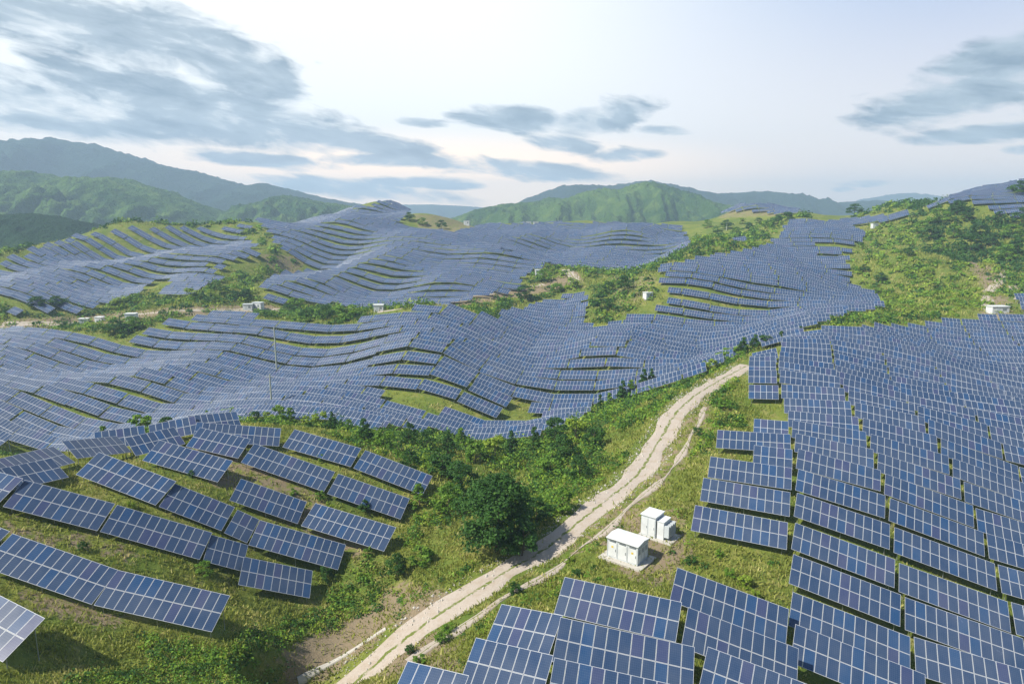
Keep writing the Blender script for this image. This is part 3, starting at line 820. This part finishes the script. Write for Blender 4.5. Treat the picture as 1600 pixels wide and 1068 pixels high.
# ------------------------------------------------------------------ transformer stations
def cyl(mb, *a, **k): mb.tube(*a, **k)
def station_big(p, rz):
    root = empty('transformer_station', (p[0], p[1], float(hmap(p[0], p[1]))), rz)
    m = MB(); m.box(-2.75, 2.75, -2.0, 2.0, -.3, .22); o = link('concrete_pad', m.mesh('concrete_pad', [M['concrete']]), root)
    m = MB(); m.box(-1.95, 1.95, -1.25, 1.25, .222, 2.55)
    for x in (-1.95, -.65, .65, 1.95): m.box(x-.04, x+.04, -1.29, -1.252, .3, 2.5)
    for y in (-1.25, -.42, .42, 1.25): m.box(1.952, 1.99, y-.035, y+.035, .3, 2.5)
    link('cabinet', m.mesh('cabinet', [M['grey_paint']]), root)
    m = MB(); m.box(-2.1, 2.1, -1.42, 1.42, 2.552, 2.66); m.poly([(-2.1, -1.42, 2.662), (2.1, -1.42, 2.662), (2.1, 0, 2.86), (-2.1, 0, 2.86)]); m.poly([(2.1, 1.42, 2.662), (-2.1, 1.42, 2.662), (-2.1, 0, 2.86), (2.1, 0, 2.86)])
    m.poly([(-2.1, 1.42, 2.662), (-2.1, -1.42, 2.662), (-2.1, 0, 2.86)]); m.poly([(2.1, -1.42, 2.662), (2.1, 1.42, 2.662), (2.1, 0, 2.86)])
    link('roof', m.mesh('roof', [M['white']]), root)
    for x in (-1.3, 0, 1.3):
        m = MB(); m.box(x-.56, x+.56, -1.285, -1.254, .4, 2.15); d = link('door', m.mesh('door', [M['white']]), root)
        h = MB(); h.box(x+.40, x+.46, -1.33, -1.288, 1.1, 1.4); link('handle', h.mesh('handle', [M['louvre']]), d)
        m = MB()
        for k in range(5): m.box(x-.42, x+.42, -1.30, -1.256, 2.2+k*.055, 2.228+k*.055)
        link('vent', m.mesh('vent', [M['louvre']]), root)
    for x in (-1.3, 1.3):
        m = MB(); m.box(x-.13, x+.13, -1.30, -1.287, 1.5, 1.72); link('warning_sign', m.mesh('warning_sign', [M['yellow']]), root)
    m = MB(); m.tube((-2.02, .6, .2), (-2.02, .6, 2.3), .05, .05, 8); m.tube((-2.02, .9, .2), (-2.02, .9, 1.6), .05, .05, 8); link('cable_duct', m.mesh('cable_duct', [M['grey_paint']]), root)
    for y in (-.84, 0, .84):
        m = MB(); m.box(1.954, 1.982, y-.36, y+.36, .45, 2.2); d = link('side_panel', m.mesh('side_panel', [M['white']]), root)
        m = MB()
        for k in range(7): m.box(1.984, 1.995, y-.26, y+.26, 1.45+k*.09, 1.485+k*.09)
        link('vent', m.mesh('vent', [M['louvre']]), d)
    tag(root, 'larger white transformer cabinet with overhanging roof standing on a concrete pad beside the dirt road', 'transformer', 'white transformer stations beside the road')
def station_small(p, rz):
    root = empty('transformer_station', (p[0], p[1], float(hmap(p[0], p[1]))), rz)
    m = MB(); m.box(-1.9, 2.6, -1.6, 1.6, -.3, .12); link('concrete_pad', m.mesh('concrete_pad', [M['concrete']]), root)
    m = MB(); m.box(-1.6, .35, -1.15, 1.15, .122, 2.75); link('cabinet', m.mesh('cabinet', [M['grey_paint']]), root)
    m = MB(); m.box(-1.7, .42, -1.25, 1.25, 2.752, 2.87); link('roof', m.mesh('roof', [M['white']]), root)
    m = MB(); m.box(.47, 1.35, -.95, .95, .122, 2.35); m.box(.43, 1.4, -1.0, 1.0, 2.352, 2.43); link('transformer_tank', m.mesh('transformer_tank', [M['white']]), root)
    for y0 in (-.9, -.35, .2, .75):
        m = MB()
        for k in range(5): m.box(1.42, 2.0, y0+k*.08, y0+k*.08+.025, .5, 2.0)
        m.box(1.38, 1.419, y0, y0+.35, .5, 2.0)
        link('radiator', m.mesh('radiator', [M['grey_paint']]), root)
    for x in (-1.12, -.15):
        m = MB(); m.box(x-.42, x+.42, -1.185, -1.153, .3, 2.5); d = link('door', m.mesh('door', [M['white']]), root)
        h = MB(); h.box(x+.28, x+.33, -1.22, -1.188, 1.2, 1.5); link('handle', h.mesh('handle', [M['louvre']]), d)
    m = MB(); m.box(-1.64, -1.603, -.9, .9, .4, 2.5); link('side_panel', m.mesh('side_panel', [M['white']]), root)
    tag(root, 'smaller white transformer unit with finned tank standing behind the larger cabinet', 'transformer', 'white transformer stations beside the road')
station_big(S1, R(-38)); station_small(S2, R(-38))

# small white service cabins and cabinets far away
def cabin(px, py, w, h, dep, label, rz=0, roofc='white'):
    p = hit(px, py)
    if p is None: print('cabin miss', px, py); return
    w, h, dep = w*.8, h*.8, dep*.9
    root = empty('service_cabin', (p[0], p[1], float(hmap(p[0], p[1]))-.1), rz)
    m = MB(); m.box(-w/2, w/2, -dep/2, dep/2, -.3, h); link('wall', m.mesh('wall', [M['white']]), root)
    m = MB(); m.box(-w/2-.2, w/2+.2, -dep/2-.2, dep/2+.2, h+.002, h+.2); link('roof', m.mesh('roof', [M[roofc]]), root)
    m = MB(); m.box(-w*.28, -w*.08, -dep/2-.05, -dep/2-.003, .1, h*.78); link('door', m.mesh('door', [M['grey_paint']]), root)
    m = MB(); m.box(w*.1, w*.34, -dep/2-.05, -dep/2-.003, h*.42, h*.75); link('window', m.mesh('window', [M['louvre']]), root)
    tag(root, label, 'cabin', 'small white cabins among the far hills')
cabin(132, 507, 4.2, 3.4, 3, 'leftmost of three small white cabins on the brown track at left', .2)
cabin(157, 504, 4.0, 3.2, 3, 'middle of three small white cabins on the brown track at left', -.1)
cabin(206, 500, 5.0, 3.4, 3, 'rightmost of three small white cabins on the brown track at left', .1)
cabin(388, 484, 5.0, 3.4, 3, 'white cabin left of the bare yard by the dark trees', .1, 'grey_paint')
cabin(404, 483, 5.5, 4.0, 3, 'taller white cabin with grey roof on the bare yard by the dark trees', -.3, 'grey_paint')
cabin(592, 486, 4.5, 3.2, 3, 'small white cabin in the saddle between the two centre hills', .1)
cabin(729, 352, 6, 5.0, 4, 'white cabin on the skyline right of the central hilltop', 0)
cabin(826, 353, 5, 4.6, 4, 'left of a pair of tiny white cabins on the plateau skyline', 0)
cabin(837, 353, 5, 4.4, 4, 'right of a pair of tiny white cabins on the plateau skyline', 0)
cabin(1012, 466, 4, 3.2, 3, 'small white cabin at the edge of the green hollow right of centre', .4)
cabin(842, 431, 5, 4.2, 3, 'white cabin above the bushes at the right end of the upper hill', .1)
cabin(1366, 356, 4.5, 3.6, 3, 'small white cabin at the top of the green slope at right', .1)
cabin(1558, 488, 7.5, 2.8, 3.5, 'long low white cabin behind the crest of the right hill', .05)

def utility_pole(px, py, h, r, label):
    p = hit(px, py); g = float(hmap(p[0], p[1]))
    root = empty('utility_pole', (p[0], p[1], g))
    m = MB(); m.tube((0, 0, -.5), (0, 0, h), r, r*.7, 10); link('pole', m.mesh('pole', [M['pole']]), root)
    m = MB(); m.box(-.9, .9, -.06, .06, h-.9, h-.75); link('crossarm', m.mesh('crossarm', [M['steel']]), root)
    for x in (-.75, 0, .75):
        m = MB(); m.tube((x, 0, h-.75), (x, 0, h-.5), .07, .04, 6); link('insulator', m.mesh('insulator', [M['white']]), root)
    tag(root, label, 'pole', 'tall thin poles in the valley between the middle hills')
utility_pole(433, 586, 15.5, .28, 'upper taller thin pale pole rising before the panels left of the centre hill')
utility_pole(425, 640, 9.2, .24, 'lower shorter thin pale pole just above the bushy crest')
utility_pole(1135, 360, 6.0, .3, 'small pale pole on the grassy knoll right of centre')

# ------------------------------------------------------------------ vegetation
def leaf_cloud(C, Rr, Hh, per, size, seed, up=.5, tall=1.0):
    """leaf-sized rhombi through the shells of low ellipsoids. C (n,3) base centres; Rr,Hh radii; per leaves each"""
    rg = np.random.default_rng(seed); n = len(C); N = n*per
    ci = np.repeat(np.arange(n), per)
    d = rg.normal(size=(N, 3)); d /= np.linalg.norm(d, axis=1)[:, None]; d[:, 2] = np.abs(d[:, 2])
    rad = rg.uniform(.45, 1.0, N)**.6
    lump = 1+.28*np.sin(d[:, 0]*5+ci*1.7)*np.cos(d[:, 1]*6+ci)+.15*np.sin(d[:, 2]*9+ci*.7)
    o = d*rad[:, None]*lump[:, None]
    P = C[ci]+np.c_[o[:, 0]*Rr[ci], o[:, 1]*Rr[ci], o[:, 2]*Hh[ci]]
    nrm = d*np.array([1, 1, .9])+rg.normal(size=(N, 3))*.65+np.array([0, 0, up]); nrm /= np.linalg.norm(nrm, axis=1)[:, None]
    t = np.cross(nrm, rg.normal(size=(N, 3))); t /= np.linalg.norm(t, axis=1)[:, None]; b = np.cross(nrm, t)
    s = (size[ci] if hasattr(size, '__len__') else size)*rg.uniform(.6, 1.35, N); s = s[:, None]
    V = np.stack([P-t*s, P-b*s*.55, P+t*s, P+b*s*.55], 1).reshape(-1, 3)
    tint = np.clip(rg.normal(.38, .2, N)+.25*np.sin(ci*2.3), 0, 1)
    return V, np.arange(N*4).reshape(N, 4), tint
def blades(C, per, h, spread, seed):
    rg = np.random.default_rng(seed); n = len(C); N = n*per; ci = np.repeat(np.arange(n), per)
    P = C[ci]+np.c_[rg.normal(size=(N, 2))*spread, np.zeros(N)]
    P[:, 2] = hmap(P[:, 0], P[:, 1])-.03
    hh = (h[ci] if hasattr(h, '__len__') else h)*rg.uniform(.5, 1.3, N)
    a = rg.uniform(0, 2*math.pi, N); w = hh*.22
    tx = np.c_[np.cos(a)*w, np.sin(a)*w, np.zeros(N)]; ln = np.c_[rg.normal(size=(N, 2))*hh[:, None]*.45, hh]
    V = np.stack([P-tx, P+tx, P+tx*.5+ln, P-tx*.5+ln], 1).reshape(-1, 3)
    tint = np.clip(rg.normal(.42, .22, N)+.22*snoise(P[:, 0], P[:, 1], 9, 44, 2), 0, 1)
    return V, np.arange(N*4).reshape(N, 4), tint

ALLZ = [z[1] for z in ZONES]
def sample_ground(n, dmin, dmax, seed, ref=60.):
    """random ground points inside the view wedge, thinning with distance squared"""
    rg = np.random.default_rng(seed)
    y = dmin*(dmax/dmin)**rg.random(n); x = y*rg.uniform(-.92, .92, n)
    z = hmap(x, y); px, py, dd = project(np.c_[x, y, z])
    return x, y, z, px, py, dd
tab_c = np.array([t['ctr'] for t in tables]); tab_u = np.array([[(t['b']-t['a'])[0], (t['b']-t['a'])[1]] for t in tables])
tab_u /= np.linalg.norm(tab_u, axis=1)[:, None]; tab_L = np.array([t['n']*MW*t['s']/2 for t in tables])
def under_table(x, y, m=0.3):
    out = np.zeros(len(x), bool)
    for i in range(0, len(x), 4000):
        dx = x[i:i+4000, None]-tab_c[None, :, 0]; dy = y[i:i+4000, None]-tab_c[None, :, 1]
        u = np.abs(dx*tab_u[None, :, 0]+dy*tab_u[None, :, 1]); v = np.abs(-dx*tab_u[None, :, 1]+dy*tab_u[None, :, 0])
        out[i:i+4000] = ((u < tab_L[None]+m) & (v < 1.75+m)).any(1)
    return out
def bare_at(x, y):
    i = np.clip(np.searchsorted(GX, x), 0, len(GX)-1); j = np.clip(np.searchsorted(GY, y), 0, len(GY)-1); return bare[j, i]
def road_d(x, y):
    d, _ = near_line(road[::2], x, y); e, _ = near_line(path[::2], x, y); return d, e
def in_any(px, py, dd, zs): 
    o = np.zeros(len(px), bool)
    for (zn, poly, d0, d1_, pt) in ZONES: 
        if zn in zs: o |= inpoly(px, py, poly) & (dd > d0*G) & (dd < d1_*G)
    return o
def stuff(name, parts, key, label, cat):
    off = 0; VV = []; FF = []; TT = []
    for V, Fq, T in parts: VV.append(V); FF.append(Fq+off); TT.append(T); off += len(V)
    me = np_mesh(name, np.concatenate(VV), np.concatenate(FF), [M[key]], tint=np.concatenate(TT))
    tag(link(name, me), label, cat, kind='stuff')
# --- grass
x, y, z, px, py, dd = sample_ground(80000, 30, 490, 100)
rd, pd = road_d(x, y)
ok = (rd > 2.55+.45*np.sin(x*1.1+y)) & (pd > .8) & (hidden(x, y, z+.6) < .8) & (rng.random(len(x)) > bare_at(x, y)*.85) & (px > -80) & (px < 1680) & (py < 1120)
far_tab = (dd > 120) & in_any(px, py, dd, [zz[0] for zz in ZONES])
ok &= ~(far_tab & (rng.random(len(x)) > .25))
patch = snoise(x, y, 14, 77, 3)
ok &= ~(under_table(x, y, -.25) & (rng.random(len(x)) > .12))
C = np.c_[x, y, z][ok]; D = dd[ok]
print('grass clumps', len(C))
hgt = np.clip(.16+.0022*D, .2, .9)*np.where(under_table(C[:, 0], C[:, 1]), .7, 1.0)
spread = np.repeat((.15+.0045*D)[:, None], 9, 0)
stuff('grass', [blades(C, 9, hgt, spread, 5)], 'grass', 'rough grass growing over the slopes and between the panel rows', 'grass')
# --- loose stones on the track and its verges
def stones(n, seed):
    rg = np.random.default_rng(seed); k = rg.integers(0, len(road)-1, n); t = rg.random((n, 1)); c = road[k]*(1-t)+road[k+1]*t
    tn = road[k+1]-road[k]; tn /= np.linalg.norm(tn[:, :2], axis=1)[:, None]; e = np.where(rg.random(n) < .7, rg.choice([-1, 1], n)*rg.normal(2.5, .5, n), rg.uniform(-2, 2, n))
    x = c[:, 0]-tn[:, 1]*e; y = c[:, 1]+tn[:, 0]*e; z = hmap(x, y)+.07
    s = rg.uniform(.04, .11, n)*rg.choice([1, 1, 1, 2.0], n)
    o = np.array([(1, 0, 0), (0, 1, 0), (-1, 0, 0), (0, -1, 0), (0, 0, 1), (0, 0, -1)], float)
    V = (np.c_[x, y, z][:, None]+o[None]*s[:, None, None]*rg.uniform(.6, 1.3, (n, 6, 1))).reshape(-1, 3)
    f = np.array([(0, 1, 4), (1, 2, 4), (2, 3, 4), (3, 0, 4), (1, 0, 5), (2, 1, 5), (3, 2, 5), (0, 3, 5)])
    Fq = (np.arange(n)[:, None, None]*6+f[None]).reshape(-1, 3)
    me = np_mesh('gravel', V, Fq, [M['concrete']]); tag(link('gravel', me), 'loose pale stones lying along the dirt road and its verges', 'gravel', kind='stuff')
stones(2600, 55)
# --- undergrowth
def scatter_shrubs(n, dmin, dmax, seed):
    x, y, z, px, py, dd = sample_ground(n, dmin, dmax, seed); rd, pd = road_d(x, y)
    ok = (rd > 3.6) & (pd > 1.6) & (hidden(x, y, z+1.2) < .8) & (px > -100) & (px < 1700) & (py < 1150)
    ok &= ~in_any(px, py, dd, [zz[0] for zz in ZONES]) & (rng.random(len(x)) > bare_at(x, y)*1.1)
    ok &= ~under_table(x, y, 1.3)
    e1 = np.hypot(x-S1[0], y-S1[1]); e2 = np.hypot(x-S2[0], y-S2[1]); ok &= (e1 > 4.6) & (e2 > 4)
    # slope with the near-left tables stays low
    p = snoise(x, y, 26, 99, 3)
    return x[ok], y[ok], z[ok], px[ok], py[ok], dd[ok], p[ok]
x, y, z, px, py, dd, p = scatter_shrubs(44000, 32, 520, 101)
nearleft = (px < 660) & (dd < 125) & (py < 990) & inpoly(px, py, [(-100,600),(380,655),(470,670),(690,740),(640,830),(560,880),(500,950),(380,1000),(-100,1080)])
front = inpoly(px, py, [(560,1068),(720,930),(880,870),(1240,860),(1300,1068)])
dense = p > np.where(dd > 200, -.9, -.35)
keep = dense & ~(nearleft & ((py < 985) | (rng.random(len(x)) > .5))) & ~(front & (rng.random(len(x)) > .3))
x, y, z, px, py, dd, p = [q[keep] for q in (x, y, z, px, py, dd, p)]
n = len(x); print('shrubs', n)
rr = np.clip(.32+.0065*dd, .45, 2.6)*rng.uniform(.55, 1.5, n); hh = rr*rng.uniform(.7, 1.35, n)
front = inpoly(px, py, [(560,1068),(720,930),(880,870),(1240,860),(1300,1068)])
hh[front] *= .6; rr[front] *= .7
roadn, pathn = road_d(x, y); lim = np.clip((np.minimum(roadn-2.6, pathn-.8))*.8, .25, 9); rr = np.minimum(rr, lim); hh = np.minimum(hh, lim*1.2)
forest = inpoly(px, py, [(420,640),(700,680),(900,650),(1020,600),(1000,680),(900,790),(800,870),(700,890),(600,800),(660,700),(500,680)])
hh[forest] *= 1.6; rr[forest] *= 1.35
sel = rng.random(n); typ = np.where(sel < .36+.2*(p < 0), 0, np.where(sel < .8, 1, 2))
typ = np.where((px > 1420) & (py < 425), np.minimum(typ, 0), typ)
slope = (px > 1330) & (px < 1560) & (py > 350) & (py < 495) & ~((px > 1440) & (py < 410))
rr[slope] *= .72; hh[slope] *= .6; typ = np.where(slope & (rng.random(n) > .25), np.maximum(typ, 1 + (rng.random(n) > .45)), typ)
for ty, key, nmx, lb in ((0, 'leaf_dark', 'dark_undergrowth', 'dark green undergrowth mixed through the slopes'), (1, 'leaf_mid', 'undergrowth', 'mid green bushy undergrowth covering the slopes'), (2, 'leaf_light', 'bright_undergrowth', 'bright yellow-green undergrowth scattered over the slopes')):
    k = typ == ty
    C = np.c_[x, y, z-.1][k]; sz = np.clip(.0021*dd[k], .11, .9)
    stuff(nmx, [leaf_cloud(C, rr[k], hh[k], 34, sz, 60+ty, .5)], key, lb, 'undergrowth')

# --- individual trees and shrubs (shared meshes)
def crown_mesh(seed, lobes, per, leaf, shape, key):
    rg = np.random.default_rng(seed); C = []; Rr = []
    for i in range(lobes):
        if shape == 'round':
            t = rg.uniform(.22, .95); w = math.sin(min(1, t*1.05)*math.pi)**.6*.40
        elif shape == 'cone':
            t = rg.uniform(.08, .95); w = (1-t)*.30+.02
        else:
            t = rg.uniform(.05, .8); w = .42*(1-t*.5)
        a = rg.uniform(0, 6.28); q = w*rg.uniform(.35, 1.0)**.5
        C.append((q*math.cos(a), q*math.sin(a), t*.92)); Rr.append(rg.uniform(.09, .17)*(1.0 if shape != 'cone' else .75))
    C = np.array(C); Rr = np.array(Rr)
    V, Fq, T = leaf_cloud(C-np.c_[Rr*0, Rr*0, Rr*.3], Rr, Rr*.85, per, leaf, seed, .4)
    return np_mesh('crown', V, Fq, [M[key]], tint=T)
def trunk_mesh(seed, th):
    rg = np.random.default_rng(seed); mb = MB()
    p = Vector((0, 0, -.05)); r = th
    for k in range(4):
        q = p+Vector((rg.uniform(-.02, .02), rg.uniform(-.02, .02), .19)); mb.tube(p, q, r, r*.75, 7); 
        for _ in range(2):
            a = rg.uniform(0, 6.28); e = q+Vector((math.cos(a)*.2, math.sin(a)*.2, .13)); mb.tube(q, e, r*.5, r*.15, 5)
        p = q; r *= .75
    return mb.mesh('trunk', [M['bark']])
CR = {'big': [crown_mesh(1, 70, 220, .017, 'round', 'leaf_dark')],
      'round': [crown_mesh(10+i, 26, 70, .035, 'round', ['leaf_dark', 'leaf_mid', 'leaf_dark'][i]) for i in range(3)],
      'cone': [crown_mesh(20+i, 26, 60, .035, 'cone', ['leaf_dark', 'leaf_mid'][i]) for i in range(2)],
      'bush': [crown_mesh(30+i, 20, 70, .042, 'bush', ['leaf_mid', 'leaf_dark', 'leaf_light', 'leaf_mid'][i]) for i in range(4)]}
TR = [trunk_mesh(3, .028), trunk_mesh(4, .022)]
def plant(kind, px, py, h, w, label, group, name, cat, var=None, trunk=True):
    p = hit(px, py)
    if p is None: return
    var = random.randrange(len(CR[kind])) if var is None else var
    root = empty(name, (p[0], p[1], p[2]-.05), random.uniform(0, 6.28))
    c = link('crown' if name != 'shrub' else 'foliage', CR[kind][var], root); c.scale = (w, w, h)
    if trunk:
        t = link('trunk' if name != 'shrub' else 'stem', TR[random.randrange(2)], root); t.scale = (h, h, h*.95)
    tag(root, label, cat, group)
plant('big', 775, 862, 11.5, 12.0, 'biggest dark green tree, round crown, standing left of the dirt road in the valley', None, 'tree', 'tree', 0)
plant('round', 815, 868, 5.5, 6, 'dark round tree touching the right foot of the biggest tree by the road', None, 'tree', 'tree', 0)
plant('round', 1335, 338, 11, 16, 'lone dark tree on the skyline ridge right of centre', None, 'tree', 'tree', 0)
plant('round', 1592, 306, 10, 14, 'dark tree at the right edge of the photo on the upper hill', None, 'tree', 'tree', 0)
def row_of(spec, kind, name, cat, fmt, group, h=(2, 3), w=(.8, 1.1)):
    spec = sorted(spec)
    for i, s in enumerate(spec):
        hh_ = (s[2] if len(s) > 2 else random.uniform(*h))*(1.25 if 'crest' in group else 1)
        kk = kind if isinstance(kind, str) else random.choice(kind)
        plant(kk, s[0], s[1], hh_, hh_*random.uniform(*w), fmt % ordn(i+1), group, name, cat)
row_of([(165,702),(183,697),(222,690,4.8),(205,692),(240,684),(262,680),(285,674),(305,668),(325,664),(358,660,4.0),(345,660),(400,660),(385,657),(420,662),(436,664,4.2),(455,664),(478,668),(500,668),(520,672),(545,674)], ['cone', 'bush', 'round'], 'shrub', 'shrub',
       '%s shrub from the left along the crest behind the near left tables', 'shrubs along the near left crest', (2.4, 3.6), (.8, 1.2))
row_of([(570,690),(600,700),(640,695,5),(668,705,5),(700,712,6),(742,722,6),(720,700,5),(775,720,7),(800,712,6),(835,705,6),(868,690,6),(900,690,6.5),(880,722,6),(930,700,5),(905,750,5),(860,745,6),(690,745,5.5),(640,740,4.5),(720,770,6),(700,800,5),(655,790,4),(620,900,3.5),(660,880,3.5),(840,820,4.5),(880,800,4)], ['round', 'round', 'cone', 'bush'], 'tree', 'tree',
       '%s tree from the left in the wooded valley below the centre hill', 'trees in the wooded valley', (4, 6), (.8, 1.1))
row_of([(938,648,6),(952,640,5),(972,628,6.5),(985,622,5.5),(1005,612,7),(1018,606,6)], 'cone', 'conifer', 'tree',
       '%s dark pointed conifer from the left on the spur above the road', 'pointed conifers on the spur above the road', (5, 6), (.7, .9))
row_of([(1108,582,3.6),(1125,572,4.2),(1142,562,4.5),(1160,555,5),(1178,548,4.5),(1198,543,4),(1220,537,3.5),(1250,528,3.2)], ['bush', 'cone'], 'shrub', 'shrub',
       '%s shrub from the left along the left crest of the right hill', 'shrubs along the crest of the right hill', (4, 5), (1.0, 1.3))
row_of([(1440,365),(1465,350),(1490,372),(1470,395),(1510,345),(1530,370),(1515,392),(1550,385),(1560,352),(1580,372),(1595,352),(1588,400),(1570,410),(1495,335),(1455,375)], 'round', 'tree', 'tree',
       '%s dark tree from the left in the thicket on the far right hilltop', 'trees in the thicket on the right hilltop', (8, 11), (1.0, 1.5))
row_of([(90,480),(60,482),(190,480),(210,476),(300,468),(330,466),(350,462),(372,468),(385,466),(180,522),(205,515),(450,492),(480,498),(510,500),(540,498),(465,480)], ['round', 'bush'], 'tree', 'tree',
       '%s tree from the left along the brown track at the foot of the left hills', 'trees along the far left track', (5, 7), (1.2, 1.8))
row_of([(1350,425),(1375,440),(1420,400),(1365,460),(1395,470),(1450,430),(1405,380)], ['round', 'bush'], 'shrub', 'shrub',
       '%s bush from the left on the green slope left of the white track', 'bushes on the right green slope', (3.5, 5), (1.1, 1.6))
row_of([(850,440),(870,455),(895,450),(950,460),(975,455),(940,485),(820,468),(660,352),(690,358),(640,345),(690,335,7),(1120,362),(1150,368),(1200,355),(1135,358),(1170,360),(1185,352),(1215,350),(1230,344),(1105,356),(1160,350)], ['round', 'bush'], 'tree', 'tree',
       '%s tree from the left among the green gaps between the far panel hills', 'trees in the green gaps of the far hills', (6, 8), (1.1, 1.6))
# shrubs growing between the near left tables
row_of([(320,900,2.2),(510,905,2.4),(515,800,2.0),(500,780,1.8),(570,800,2.2),(575,870,2.0),(380,770,1.6),(275,780,1.4),(350,740,1.3),(460,775,1.6),(205,795,1.3),(130,860,1.3),(500,720,1.5),(640,790,1.8),(300,745,1.2)], ['bush', 'round'], 'shrub', 'shrub',
       '%s small shrub from the left growing between the near left tables', 'small shrubs between the near left tables', (1.3, 2), (.8, 1.1))
row_of([(655,1040,1.4),(690,1000,1.5),(700,985,1.2),(805,925,1.5),(640,1020,1.2),(900,900,1.2),(1140,900,1.5),(1165,915,1.6),(1080,880,1.2),(1125,870,1.3),(1180,935,1.4),(890,880,1.4),(1090,680,2),(1130,640,2.4)], 'bush', 'shrub', 'shrub',
       '%s small shrub from the left on the verge right of the dirt road', 'small shrubs on the right verge', (1.2, 2), (1.0, 1.4))
print('objects', len(bpy.data.objects))
